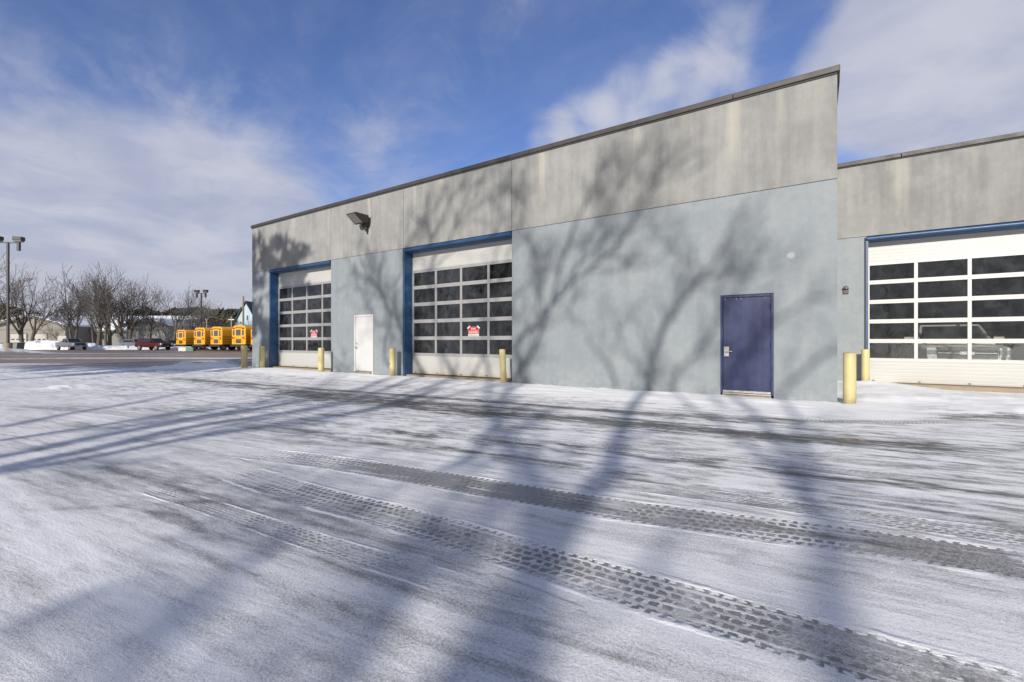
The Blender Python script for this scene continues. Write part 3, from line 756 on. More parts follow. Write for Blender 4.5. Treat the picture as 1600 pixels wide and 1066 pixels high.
s = MB(); s.box(x0+.0, x1-.0, -.008, -.0015, z1, z1+.014); s.build('drip_bead', M['gap'], bld)
# inside
inn = MB()
inn.box(XL+T+.02, -T-.02, 9.0, 9.1, .0, 6.4); inn.box(-10.4, -10.3, .7, 9.0, .0, 6.4) if False else None
inn.box(J1+.4, J1+.5, .7, 9.0, 0, 6.4); inn.box(J3+.3, J3+.4, .7, 9.0, 0, 6.4); inn.box(D3[1]+.6, D3[1]+.7, WY+.7, 18, 0, 6.4); inn.box(0.02, 9.0, 16.5, 16.6, 0, 6.4); inn.box(.02, .1, WY+.7, 16.5, 0, 6.4)
inn.build('inner_wall', M['inner'], bld)
fl = MB(); fl.box(XL+T, -T, .62, 9.0, -.2, .03); fl.box(.02, 9.0, WY+.62, 16.5, -.2, -.03); fl.build('inner_floor', M['innerfloor'], bld)

# ------------------------------------------------------------------ bollards
BN = 0
BL = [(381.6, 574.5, 540.0, -.95, 'yellow bollard off the far left corner of the building, in front of the school buses', .26, 0),
      (409.5, 575.4, 541.0, -.45, 'yellow bollard against the shaded wall pier left of the far garage door', .23, 0),
      (501.8, 582.6, 543.7, -.55, 'yellow bollard at the right edge of the far garage door, left of the white door', .23, 0),
      (613.0, 587.5, 544.2, -.42, 'scuffed yellow bollard between the white entrance door and the middle garage door', .21, 0),
      (786.0, 600.8, 546.0, -.48, 'leaning yellow bollard at the right edge of the middle garage door', .185, -.06),
      (1327.5, 631.5, 551.3, -.06, 'largest yellow bollard, standing at the front right corner of the building', .22, 0),
      (1352.3, 599.8, 546.2, WY-.5, 'yellow bollard beside the recessed white garage door, behind the largest bollard', .205, 0)]
for (px, pb, pt, Y, lab, dia, lean) in BL:
    p = onY(px, pb, Y); top = onY(px, pt, Y); H = top.z
    mb = MB(); r = dia/2; n = 28; rings = []
    base = min(gz(p.x, Y), p.z)-.12
    prof = [(base, r), (H*.5, r), (H-.03, r), (H-.008, r*.97), (H, r*.88), (H+.006, r*.45), (H+.007, .002)]
    for zz, rr in prof:
        rings.append([(rr*math.cos(2*math.pi*k/n)+lean*(zz-0)/1.0-(lean*.5), rr*math.sin(2*math.pi*k/n), zz) for k in range(n)])
    mb.loft(rings)
    o = mb.build('bollard', M['yellow'], smooth=True); o.location = (p.x, Y, 0)
    tag(o, lab, 'bollard', 'yellow bollards along the garage front')
    if px == 613.0:
        q = MB(); q.add([(r*1.01*math.cos(a)-.0, r*1.01*math.sin(a), z_) for a, z_ in [(4.25, .42), (4.6, .40), (4.9, .44), (4.95, .55), (4.6, .50), (4.3, .53)]], [(0, 1, 2, 3, 4, 5)])
        e = q.build('scuff', M['found'], o)

# ------------------------------------------------------------------ for-lease signs
def lease_sign(px, py_bottom, Y, label, w=.45):
    b0 = onY(px, py_bottom, Y)
    s = empty('lease_sign', (b0.x, Y, b0.z)); tag(s, label, 'sign', 'for lease signs taped in the garage doors')
    h = .40*w/.49; k = w/.49
    board = MB(); board.prism([(-w/2, 0), (w/2, 0), (w/2, .30*k), (.28*k, .275*k), (.30*k, .31*k), (.18*k, .40*k), (.155*k, .375*k), (.165*k, .345*k), (-.165*k, .345*k), (-.155*k, .375*k), (-.18*k, .40*k), (-.30*k, .31*k), (-.28*k, .275*k), (-w/2, .30*k)], 1, -.006, 0)
    board.build('sign_board', M['signwhite'], s)
    r = MB(); r.prism([(-w/2+.008, .098*k), (w/2-.008, .098*k), (w/2-.008, .292*k), (.17*k, .338*k), (-.17*k, .338*k), (-w/2+.008, .292*k)], 1, -.009, -.0061)
    r.build('red_field', M['red'], s)
    text_mesh('FOR', .095*k, M['signwhite'], 'lettering', s, (0, -.0115, .27*k), w=.22*k, bold=.02)
    text_mesh('LEASE', .125*k, M['signwhite'], 'lettering', s, (0, -.0115, .162*k), w=.40*k, bold=.02)
    q = MB(); q.box(-.20*k, -.155*k, -.009, -.0061, .03*k, .075*k); q.box(-.135*k, -.06*k, -.009, -.0061, .04*k, .062*k); q.box(-.04*k, .06*k, -.009, -.0061, .04*k, .06*k); q.box(.08*k, .2*k, -.009, -.0061, .042*k, .058*k)
    q.build('small_print', M['ink'], s)
lease_sign(740, 526.0, .392, 'red and white FOR LEASE sign in the middle garage door')
lease_sign(490.6, 528.0, .392, 'red and white FOR LEASE sign in the far left garage door', .45)
for o in bpy.data.objects:
    pass

# ------------------------------------------------------------------ floodlight and small wall light
fl_x = onY(575, 345, 0).x
s = empty('floodlight', (fl_x, -.006, 5.87)); tag(s, 'dark bronze box floodlight bolted high on the stucco between the two left garage doors', 'floodlight')
h = MB(); h.prism([(-.74, .12), (-.69, .155), (-.12, .155), (-.10, -.10), (-.31, -.175), (-.38, -.16)], 0, -.33, .20)
hd = h.build('lamp_head', M['bronze'], s, bevel=.012)
l = MB(); l.slab([(-.29, -.725, .098), (.16, -.725, .098), (.16, -.395, -.147), (-.29, -.395, -.147)], (0, -.012, -.016)); l.build('lens', M['lens'], hd)
q = MB(); q.box(-.12, .10, -.20, -.001, -.24, .12); q.box(-.02, .06, -.13, -.03, -.42, -.24); q.box(-.16, -.10, -.15, -.10, -.30, -.08); q.tube([(.02, -.06, -.42), (.02, -.06, -.52)], .022, 8); q.build('mounting_box', M['bronze'], s, bevel=.01)
wp = onY(1321.5, 453, WY)
s = empty('wall_light', (wp.x, WY, wp.z)); tag(s, 'small dark dome light fixed to the blue grey wall left of the recessed garage door', 'wall light')
q = MB(); q.box(-.07, .07, -.05, -.001, -.13, .05); q.build('base_plate', M['bronze'], s, bevel=.01)
q = MB(); n = 14
rings = [[(.085*math.cos(t)*math.cos(a), -.06+.085*math.cos(t)*math.sin(a)*1.2, .03+.10*math.sin(t)) for a in [2*math.pi*k/n for k in range(n)]] for t in [0, .4, .8, 1.2, 1.5]]
q.loft(rings); q.build('dome', M['chrome'], s, smooth=True)

# ------------------------------------------------------------------ vehicles
M['silver'] = simple('silver_paint', (.42, .42, .41), .28, .35, .05, 3)
M['grille'] = simple('black_grille', (.025, .025, .028), .35, 0, .3, 30)
M['carglass'] = simple('car_glass', (.018, .022, .026), .06, 0, .2, 2)
M['redpaint'] = simple('red_paint', (.06, .005, .007), .3, .1, .1, 3)
M['darkpaint'] = simple('dark_grey_paint', (.035, .037, .045), .3, .1, .1, 3)
M['greycar'] = simple('grey_paint', (.15, .155, .165), .3, .2, .1, 3)
M['pewter'] = simple('beige_silver_paint', (.52, .50, .45), .3, .2, .1, 3)
M['hub'] = simple('wheel_metal', (.38, .38, .39), .35, .7, .1, 8)
M['headlamp'] = simple('headlamp', (.62, .63, .64), .12, .2, .25, 24)
M['tail'] = simple('red_lamp', (.36, .012, .012), .2, 0, .1)
M['amber'] = simple('amber_lamp', (.55, .18, .02), .25, 0, .1)
def rr_ring(y, w, z0, z1, r=.08, wt=None):
    """rounded ring across the car at y; wt: half width at top"""
    wt = w if wt is None else wt; pts = []
    for (sx, zz, ww, a0) in ((1, z0, w, -90), (1, z1, wt, 0), (-1, z1, wt, 90), (-1, z0, w, 180)):
        for k in range(4):
            a = rad(a0+90*k/3); cx_ = sx*(ww-r); cz = zz+r if zz == z0 else zz-r
            pts.append((cx_+r*math.cos(a), y, cz+r*math.sin(a)))
    return pts
def vehicle(name, label, kind, paint, loc, rz, s=1.0, group=None, front=None, tall=1.0):
    v = empty(name, loc, rz); tag(v, label, 'pickup truck' if kind == 'pickup' else 'car', group)
    hood = 1.22*tall; front = front or paint
    b_ = MB()
    b_.loft([rr_ring(-2.80, .88, .62, hood-.20, .10), rr_ring(-2.62, .98, .50, hood-.07, .12), rr_ring(-1.35, 1.0, .45, hood, .12), rr_ring(.9, 1.0, .45, hood+.02, .08), rr_ring(2.55, .99, .48, hood+.0, .08), rr_ring(2.72, .95, .55, hood-.06, .1)])
    body = b_.build('body', paint, v, smooth=True)
    c = MB(); top = 1.88*tall; ye = 1.05 if kind == 'pickup' else 2.55; yr = .75 if kind == 'pickup' else 2.1
    c.loft([rr_ring(-1.40, .93, hood-.10, hood+.02, .04), rr_ring(-.55, .90, hood-.1, top-.04, .10, .74), rr_ring(-.2, .92, hood-.1, top, .10, .74), rr_ring(yr, .92, hood-.1, top-.02, .10, .74), rr_ring(ye, .92, hood-.1, hood+.1, .06, .86)])
    cab = c.build('cab', paint, v, smooth=True)
    w = MB(); w.slab([(-.84, -1.345, hood+.035), (.84, -1.345, hood+.035), (.68, -.62, top-.10), (-.68, -.62, top-.10)], (0, -.02, .02)); w.build('windshield', M['carglass'], v)
    w = MB(); hh_ = hood
    for sx in (-1, 1): w.tube([(sx*.90, -1.37, hh_+.02), (sx*.73, -.60, top-.06)], .032, 6)
    w.tube([(-.73, -.60, top-.05), (.73, -.60, top-.05)], .03, 6); w.tube([(-.90, -1.38, hh_+.03), (.90, -1.38, hh_+.03)], .025, 6)
    w.build('windshield_frame', paint, v, smooth=True)
    for sx in (-1, 1):
        w = MB(); w.slab([(sx*.925, -1.0, hood+.06), (sx*.925, yr-.05, hood+.06), (sx*.785, yr-.15, top-.16), (sx*.785, -.5, top-.16)], (sx*.014, 0, .004)); w.build('side_window', M['carglass'], v)
        m_ = MB(); m_.loft([rr_ring(-1.05, .0001+.12, hood+.02, hood+.24, .04), rr_ring(-.92, .12, hood+.02, hood+.24, .04)]); mo = m_.build('mirror', front, v, smooth=True); mo.location = (sx*1.10, 0, 0)
        h_ = MB(); h_.box(sx*.80-.115, sx*.80+.115, -2.83, -2.60, hood-.40, hood-.12); h_.build('headlight', M['headlamp'], v, bevel=.02)
        for yy in (-1.85, 1.75):
            t = MB(); t.tube([(sx*.78, yy, .39), (sx*1.01, yy, .39)], .39, 22); tt = t.build('wheel', M['black'], v, smooth=True)
            r_ = MB(); r_.tube([(sx*1.0, yy, .39), (sx*1.02, yy, .39)], .24, 14); r_.build('rim', M['hub'], tt, smooth=True)
        t = MB(); t.box(sx*.86-.07, sx*.86+.07, 2.66, 2.76, hood-.45, hood-.1); t.build('tail_light', M['tail'], v)
    g_ = MB(); g_.box(-.66, .66, -2.835, -2.60, hood-.46, hood-.10); gr = g_.build('grille', M['grille'], v, bevel=.02)
    q = MB()
    q.box(-.64, .64, -2.846, -2.836, hood-.295, hood-.275)
    q.box(-.16, .16, -2.852, -2.849, hood-.33, hood-.24)
    q.build('grille_bar', M['chrome'] if kind == 'pickup' else M['grille'], gr)
    p_ = MB(); p_.loft([rr_ring(-2.95, .86, hood-.66, hood-.50, .06), rr_ring(-2.86, .98, hood-.70, hood-.48, .07), rr_ring(-2.55, 1.0, hood-.70, hood-.48, .07)]); p_.build('bumper', M['chrome'] if kind == 'pickup' else M['grille'], v, smooth=True)
    pl = MB(); pl.box(-.16, .16, -2.965, -2.951, hood-.64, hood-.53); pl.build('number_plate', M['signwhite'], v)
    return v
# pickup inside the recessed bay, close behind its door
tp = onY(1514, 560, 7.5)
pk = vehicle('pickup_truck', 'silver pickup truck with chrome bumper inside the recessed bay, seen through its panes', 'pickup', M['pewter'], (tp.x-.02, 7.55+2.9, -.03), 0, tall=1.0)
# in the lot: front toward us
def far_vehicle(px, Z, head, **kw):
    p = far(px, Z, 0); v = vehicle(loc=(p.x, p.y, 0), rz=YAW+head, **kw); v.scale = (.88, .88, .88); return v
far_vehicle(111.5, 65, rad(66), name='pickup_truck', label='silver grey pickup truck with dark windshield parked in front of the snow bank', kind='pickup', paint=M['greycar'], front=M['greycar'])
far_vehicle(240, 64, rad(74), name='red_car', label='dark red four wheel drive car left of the yellow school buses', kind='suv', paint=M['redpaint'])
far_vehicle(212, 72, rad(70), name='parked_car', label='light grey car half hidden behind the dark red car', kind='suv', paint=M['greycar'], tall=.95)
far_vehicle(265, 74, rad(70), name='parked_car', label='black car in the gap between the dark red car and the first school bus', kind='suv', paint=M['darkpaint'], tall=.85)

# ---- school buses
M['bus'] = simple('school_bus_yellow', (.70, .335, .018), .38, 0, .06, 1.5)
M['busroof'] = simple('bus_roof_pale_yellow', (.72, .42, .10), .45, 0, .06, 2)
M['busdark'] = simple('bus_black_rail', (.025, .022, .02), .5)
M['busglass'] = simple('bus_window', (.075, .075, .072), .1, 0, .3, 3)
def bus_ring(y, w=1.22, z0=.78, sh=2.55, top=3.05):
    pts = [(w-.03, y, z0), (w, y, z0+.05), (w, y, sh)]
    for k in range(1, 8):
        a = rad(90*k/8); pts.append((w-.62*(1-math.cos(a)) if k else w, y, sh+(top-sh)*math.sin(a)))
    pts.append((w-.62, y, top)); 
    return [tuple(p) for p in pts]+[(-p[0], p[1], p[2]) for p in pts[::-1]]
def make_bus():
    v = empty('school_bus'); L = 10.5
    b_ = MB(); b_.loft([bus_ring(0, 1.16, .80, 2.52, 2.98), bus_ring(.07), bus_ring(L-1.2), bus_ring(L-.9, 1.1, .8, 2.4, 2.8)])
    body = b_.build('body', M['bus'], v, smooth=True)
    # hood
    h_ = MB(); h_.loft([rr_ring(L-.9, 1.05, .7, 1.75, .12), rr_ring(L+.7, .95, .7, 1.6, .15)]); h_.build('hood', M['bus'], v, smooth=True)
    # rear: windows, lamps, bumper
    for (x0, x1, z0, z1, nm) in ((-.99, -.66, 1.85, 2.50, 'rear_window'), (.66, .99, 1.85, 2.50, 'rear_window'), (-.42, .42, 1.83, 2.56, 'emergency_window'), (-.42, .42, .98, 1.32, 'lower_window')):
        fm = MB(); fm.box(x0-.05, x1+.05, -.012, .02, z0-.05, z1+.05); f_ = fm.build('window_frame', M['busroof'] if nm != 'lower_window' else M['busdark'], v)
        q = MB(); q.box(x0, x1, -.022, -.0125, z0, z1); q.build('pane', M['busglass'], f_)
    def disc(x, z, r, m, nm):
        q = MB(); q.tube([(x, .01, z), (x, -.045, z)], r, 16); q.build(nm, m, v, smooth=True)
    for sx in (-1, 1):
        disc(sx*.98, 1.60, .11, M['tail'], 'brake_light'); disc(sx*.72, 1.60, .10, M['amber'], 'turn_light')
        disc(sx*.80, 2.70, .085, M['tail'], 'warning_light'); disc(sx*.58, 2.74, .085, M['amber'], 'warning_light'); disc(sx*.75, 1.12, .06, M['tail'], 'reflector')
        q = MB(); q.box(sx*.86-.16, sx*.86+.16, -.02, .015, 2.60, 2.80); q.build('lamp_hood', M['busdark'], v)
    q = MB(); q.box(-1.16, 1.16, -.012, .012, 1.405, 1.45); q.build('rub_rail', M['busdark'], v)
    q = MB(); q.loft([rr_ring(-.24, 1.16, .50, .74, .05), rr_ring(-.02, 1.22, .50, .76, .05)]); q.build('bumper', M['grille'], v, smooth=True)
    text_mesh('SCHOOL BUS', .20, M['busdark'], 'lettering', v, (0, -.012, 2.77), w=.95, extrude=.004)
    for sx in (-1, 1):
        for zz in (1.08, 1.40, 1.72):
            q = MB(); q.box(min(sx*1.215, sx*1.245), max(sx*1.215, sx*1.245), .12, L-1.4, zz, zz+.055); q.build('side_rail', M['busdark'], v)
        q = MB(); q.box(min(sx*1.212, sx*1.232), max(sx*1.212, sx*1.232), 1.5, L-1.5, 1.86, 2.50); f_ = q.build('side_window_band', M['busdark'], v)
        for k in range(7):
            q = MB(); y0 = 1.6+k*1.05; q.box(min(sx*1.2325, sx*1.24), max(sx*1.2325, sx*1.24), y0, y0+.9, 1.92, 2.44); q.build('pane', M['busglass'], f_)
        for yy in (2.6, L-.3):
            t = MB(); t.tube([(sx*.80, yy, .48), (sx*1.15, yy, .48)], .48, 20); tt = t.build('wheel', M['black'], v, smooth=True)
            r_ = MB(); r_.tube([(sx*1.14, yy, .48), (sx*1.16, yy, .48)], .27, 14); r_.build('rim', M['hub'], tt, smooth=True)
    q = MB(); q.box(-.9, .9, .4, L-1.5, .50, .78); q.build('chassis', M['busdark'], v)
    return v
bus = make_bus()
BUS = [(282.3, 64, .92, 26, 'leftmost yellow school bus of the row, seen from behind beside the dark car'),
       (311.0, 60, .98, 26, 'second school bus from the left, with a lamp post rising behind it'),
       (337.5, 58, 1.0, 27, 'third school bus from the left, with a rounded pale roof end'),
       (372.5, 56, 1.03, 24, 'brightest school bus, behind the yellow bollard and the wooden pole'),
       (402.0, 54.5, 1.0, 25, 'school bus mostly hidden by the corner of the garage, only a yellow edge showing')]
for i, (px, Z, s, ang, lab) in enumerate(BUS):
    o = bus if i == 0 else copy_tree(bus)
    p = far(px, Z, 0); o.location = (p.x, p.y, 0.05); o.scale = (s, s, s); o.rotation_euler = (0, 0, YAW-rad(ang))
    tag(o, lab, 'school bus', 'school buses parked in a row')

# ------------------------------------------------------------------ lamp posts and pole
def lamp_post(px, Z, z0, ztop, label, rot, base=True):
    p = far(px, Z, 0); v = empty('lamp_post', (p.x, p.y, z0), YAW+rot); tag(v, label, 'lamp post', 'twin headed parking lot lamps')
    H = ztop-z0
    q = MB(); q.box(-.085, .085, -.085, .085, -.3, H-.35); q.build('pole', M['lampdark'], v, bevel=.01)
    if base:
        q = MB(); q.tube([(0, 0, -.4), (0, 0, .75)], .33, 20); q.build('concrete_base', M['found'], v, smooth=True)
    q = MB(); q.box(-1.0, 1.0, -.05, .05, H-.45, H-.35); q.build('cross_arm', M['lampdark'], v)
    for sx in (-1, 1):
        q = MB(); q.box(sx*.95-.40, sx*.95+.40, -.25, .25, H-.16, H+.20); q.box(sx*.95-.36, sx*.95+.36, -.21, .21, H-.32, H-.161, 1)
        hd = q.build('lamp_head', [M['lampdark'], M['lens']], v, bevel=.03)
        q = MB(); q.box(sx*.95-.11, sx*.95+.11, -.11, .11, H-1.20, H-.321); q.build('lamp_stem', M['lampdark'], v)
lamp_post(12.5, 46, .32, 1.27+160*46/FPX, 'tall dark twin headed lamp post at the left edge of the lot', rad(8))
lamp_post(314.5, 84, 0, 1.27+78*84/FPX, 'distant twin headed lamp post rising behind the school buses', rad(-12), False)
p = far(380.0, 72); q = MB(); q.tube([(0, 0, 0), (0, 0, 4), (.05, 0, 1.27+70*72/FPX)], [.17, .15, .12], 10)
o = q.build('wooden_pole', simple('weathered_pole', (.20, .155, .085), .85, 0, .2, 6), smooth=True); o.location = p; tag(o, 'plain wooden pole standing behind the brightest school bus, in front of the pale blue house', 'utility pole')
p = far(361.5, 80); q = MB(); q.tube([(0, 0, 0), (0, 0, 1.27+38*80/FPX)], [.10, .08], 8); q.box(-.5, .5, -.05, .05, 1.27+33*80/FPX, 1.27+34*80/FPX)
o = q.build('thin_pole', M['steel']); o.location = p; o.rotation_euler.z = YAW; tag(o, 'thin pale pole with a short cross bar behind the third school bus', 'pole')
p = far(323, 80); q = MB(); q.tube([(0, 0, 0), (0, 0, 1.27+33*80/FPX)], [.10, .08], 8); q.box(-.16, .16, -.16, .16, 1.27+33*80/FPX, 1.27+35*80/FPX)
o = q.build('thin_pole', M['found']); o.location = p; tag(o, 'thin tan pole behind the gap of the second and third school buses', 'pole')
# grey bin by the lamp post
p = far(21.5, 50, 0); q = MB(); q.prism([(-.55, 0), (.55, 0), (.7, 1.05), (-.7, 1.05)], 1, -.5, .5); q.box(-.76, .76, -.56, .56, 1.051, 1.12)
o = q.build('grey_bin', simple('grey_bin_metal', (.16, .165, .16), .6, 0, .2, 3), bevel=.03); o.location = p; o.rotation_euler.z = YAW+.2; tag(o, 'grey flared bin standing just right of the lamp post base', 'bin')
for (px, w, m_, lab) in ((287, .48, 'signwhite', 'low white box on the snow under the leftmost school bus'), (298.5, .46, None, 'low green box on the snow under the second school bus')):
    p = far(px, 58, 0); q = MB(); q.box(-w, w, -.3, .3, 0, .42); q.box(-w-.03, w+.03, -.33, .33, .421, .47)
    o = q.build('utility_box', M[m_] if m_ else simple('green_box', (.08, .16, .11), .5, 0, .1, 3), bevel=.02); o.location = p; o.rotation_euler.z = YAW; tag(o, lab, 'utility box')

# ------------------------------------------------------------------ objects inside the bays
p = onY(662.5, 553, 1.2); q = MB(); q.box(-.21, .21, -.18, .18, .03, p.z+.20); q.box(-.22, .22, -.19, .19, p.z+.201, p.z+.215)
o = q.build('cardboard_box', simple('tan_card', (.28, .24, .12), .8, 0, .15, 4), bevel=.01); o.location = (p.x, 1.2, 0); tag(o, 'tan upright box behind the lower left pane of the middle garage door', 'box')
p = onY(489, 552, .75); q = MB(); n = 13; prof = []
for k in range(n):
    t = k/(n-1)*2-1; prof.append((t*.30, .80+.38*(1-abs(t)**3.2)))
q.prism([(-.33, .74)]+prof+[(.33, .74)]+[(.2, .82), (0, .86), (-.2, .82)], 1, -.03, .03)
for k in range(5): q.box(-.21+.1*k, -.18+.1*k, -.045, -.031, .88, 1.10)
q.box(-.26, -.21, -.02, .02, .03, .75); q.box(.21, .26, -.02, .02, .03, .75)
o = q.build('ribbed_panel', simple('grey_plastic', (.42, .45, .47), .5, 0, .1, 5), bevel=.006); o.location = (p.x, .75, 0); tag(o, 'grey rounded ribbed panel behind the lowest panes of the far left garage door', 'panel')

# ------------------------------------------------------------------ far warehouse and house
def local_frame(name, Z):
    e = empty(name, (CX+FWD.x*Z, CY+FWD.y*Z, 0), YAW); return e
Wz = 92.
wh = local_frame('warehouse', Wz); tag(wh, 'long low warehouse with snow covered roof and two gabled fronts beyond the trees', 'warehouse')
U = lambda px, Z=Wz: (px-800)/FPX*Z
Hh = lambda py, Z=Wz: CZ+(533-py)/FPX*Z
M['whwall'] = simple('beige_siding', (.20, .188, .162), .8, 0, .12, .3)
M['whgrey'] = simple('grey_siding', (.175, .17, .165), .8, 0, .12, .3)
M['whtrim'] = simple('grey_fascia', (.12, .115, .11), .7)
M['roofsnow'] = simple('roof_snow', (.74, .76, .79), .7, 0, .06, .4)
M['whdoor'] = simple('pale_roller_door', (.36, .34, .30), .6, 0, .06, 1)
q = MB(); q.box(U(40), U(245), 6, 22, 0, Hh(515)); q.build('wall', M['whgrey'], wh)
q = MB(); q.prism([(5.2, Hh(515)), (14, Hh(493.5, 106)), (24, Hh(515)), (24, Hh(515)-.25), (5.2, Hh(515)-.25)], 0, U(-25), U(247)); q.build('snowy_roof', M['roofsnow'], wh)
q = MB(); q.box(U(40), U(246), 5.0, 5.19, Hh(515)-.35, Hh(515)); q.build('gutter', M['whtrim'], wh)
for (xa, xc, xb, ya, yc, yb, mt) in ((-10, 51, 102, 508.5, 493.5, 508.5, 'whwall'), (198, 236.5, 275, 509.5, 500, 512.5, 'whgrey')):
    q = MB(); q.prism([(U(xa), 0), (U(xb), 0), (U(xb), Hh(yb)), (U(xc), Hh(yc)), (U(xa), Hh(ya))], 1, 0, 12); gw = q.build('gable_wall', M[mt], wh)
    q = MB()
    for (p0, p1) in (((U(xa)-.6, Hh(ya)-.15), (U(xc), Hh(yc)+.05)), ((U(xc), Hh(yc)+.05), (U(xb)+.6, Hh(yb)-.15))):
        q.prism([p0, p1, (p1[0], p1[1]+.35), (p0[0], p0[1]+.35)], 1, -.8, 12)
    q.build('gable_roof', M['roofsnow'], wh)
    q = MB()
    for (p0, p1) in (((U(xa)-.6, Hh(ya)-.15), (U(xc), Hh(yc)+.05)), ((U(xc), Hh(yc)+.05), (U(xb)+.6, Hh(yb)-.15))):
        q.prism([(p0[0], p0[1]-.25), (p1[0], p1[1]-.25), (p1[0], p1[1]+.22), (p0[0], p0[1]+.22)], 1, -.95, -.81)
    q.build('fascia', M['whtrim'], wh)
    q = MB(); q.box(U(xa)+.3, U(xb)-.3, -.06, -.002, Hh(516), Hh(515)); q.build('trim_band', M['whtrim'], wh)
for (x0, x1) in ((17.5, 42), (51, 74)):
    q = MB(); q.box(U(x0)-.15, U(x1)+.15, -.10, -.003, 0, Hh(521)); f_ = q.build('roller_door', M['whtrim'], wh)
    q = MB(); q.box(U(x0), U(x1), -.16, -.101, 0, Hh(522)); q.build('door_leaf', M['whdoor'], f_)
    for k in range(3):
        q = MB(); w = (x1-x0)/3.6; c_ = x0+(x1-x0)*(k+.5)/3; q.box(U(c_-w*.38), U(c_+w*.38), -.19, -.161, Hh(531.2), Hh(529.6)); q.build('door_pane', M['carglass'], f_)
q = MB(); q.box(U(84), U(104), -.10, -.003, 0, Hh(525)); q.build('pale_side_door', M['whdoor'], wh)
Hz = 105.
hs = local_frame('blue_house', Hz); tag(hs, 'pale blue gabled house with dark roof beside the garage corner', 'house')
q = MB(); a0, a1, a2 = U(366, Hz), U(384.5, Hz), U(403, Hz); q.prism([(a0, 0), (a2, 0), (a2, Hh(507, Hz)), (a1, Hh(473, Hz)), (a0, Hh(507, Hz))], 1, 0, 11)
q.build('wall', simple('pale_blue_siding', (.36, .47, .52), .7, 0, .06, .5), hs)
q = MB()
for (p0, p1) in (((a0-.4, Hh(507, Hz)-.5), (a1, Hh(473, Hz)+.1)), ((a1, Hh(473, Hz)+.1), (a2+.4, Hh(507, Hz)-.5))): q.prism([p0, p1, (p1[0], p1[1]+.3), (p0[0], p0[1]+.3)], 1, -.4, 11.4)
q.build('roof', simple('dark_shingles', (.05, .055, .07), .85, 0, .2, 1), hs)
q = MB(); q.box(U(385.6, Hz)-.05, U(387.6, Hz)+.05, -.06, -.002, Hh(500.5, Hz), Hh(492.5, Hz)); f_ = q.build('window', M['signwhite'], hs)
q = MB(); q.box(U(385.6, Hz)+.02, U(387.6, Hz)-.02, -.09, -.061, Hh(500, Hz), Hh(493, Hz)); q.build('pane', M['carglass'], f_)

# ------------------------------------------------------------------ snow banks at the far edge of the lot
def snow_bank(name, x0, x1, Z, depth, hfun, seed, nx=160, ny=22):
    vs_ = []; fs = []
    for j in range(ny):
        for i in range(nx):
            px = x0+(x1-x0)*i/(nx-1); t = j/(ny-1)
            a = min(1, min(i, nx-1-i)/6)
            p = far(px, Z+depth*t); hh = hfun(px)*a*math.sin(math.pi*t)**.7
            nz_ = float(fbm(np.array([p.x*.55]), np.array([p.y*.55]), seed, 5)[0])
            vs_.append((p.x, p.y, -.05+hh*(.25+1.35*nz_)))
    for j in range(ny-1):
        for i in range(nx-1): k = j*nx+i; fs.append((k, k+1, k+nx+1, k+nx))
    q = MB(); q.add(vs_, fs); return tag(q.build(name, M['snowbank'], smooth='full'), kind='structure')
snow_bank('snow_bank', -60, 330, 66.5, 6, lambda px: 1.15 if px < 100 else (.85 if px < 150 else .62 if px < 200 else .45), 3, 260)
snow_bank('snow_bank', -80, 20, 52, 5, lambda px: .7, 9, 80)

# ------------------------------------------------------------------ trees
def grow(p, d, L, r, lvl, cfg, out, rnd):
    n = 4 if lvl < 2 else 3; pts = [p.copy()]; rs = [r]; q = p.copy(); dd = d.copy()
    r1 = r*cfg['taper'][min(lvl, len(cfg['taper'])-1)]
    for i in range(n):
        dd = (dd+Vector((rnd.gauss(0, 1), rnd.gauss(0, 1), rnd.gauss(0, .6)))*cfg['wob']+Vector((0, 0, cfg['up']))).normalized()
        q = q+dd*(L/n); pts.append(q.copy()); rs.append(r+(r1-r)*(i+1)/n)
    out.append((lvl, pts, rs))
    if lvl >= cfg['levels']: return
    k = cfg['kids'][lvl]
    for i in range(k):
        t = cfg['t0'][lvl]+(1-cfg['t0'][lvl])*(i+rnd.random()*.8)/k; t = min(t, 1)
        s = t*n; j = min(int(s), n-1); f_ = s-j
        pp = pts[j].lerp(pts[j+1], f_); rr = rs[j]+(rs[j+1]-rs[j])*f_
        ax = (pts[j+1]-pts[j]).normalized()
        sd_ = Vector((rnd.gauss(0, 1), rnd.gauss(0, 1), rnd.gauss(0, 1))); sd_ = (sd_-ax*sd_.dot(ax)).normalized()
        a = rad(rnd.uniform(*cfg['ang'][lvl]))
        nd_ = (ax*math.cos(a)+sd_*math.sin(a)).normalized()
        grow(pp, nd_, L*rnd.uniform(*cfg['len'][lvl]), rr*rnd.uniform(.5, .75), lvl+1, cfg, out, rnd)
    grow(pts[-1], dd, L*.6*rnd.uniform(.8, 1.2), r1, lvl+1, cfg, out, rnd)
def branches_to(out, split, rmin, n0=7):
    a, b_ = MB(), MB()
    for lvl, pts, rs in out:
        rs = [max(x, rmin) for x in rs]
        (a if lvl < split else b_).tube(pts, rs, n0 if lvl == 0 else (5 if lvl < split else 3), cap=lvl < split)
    return a, b_
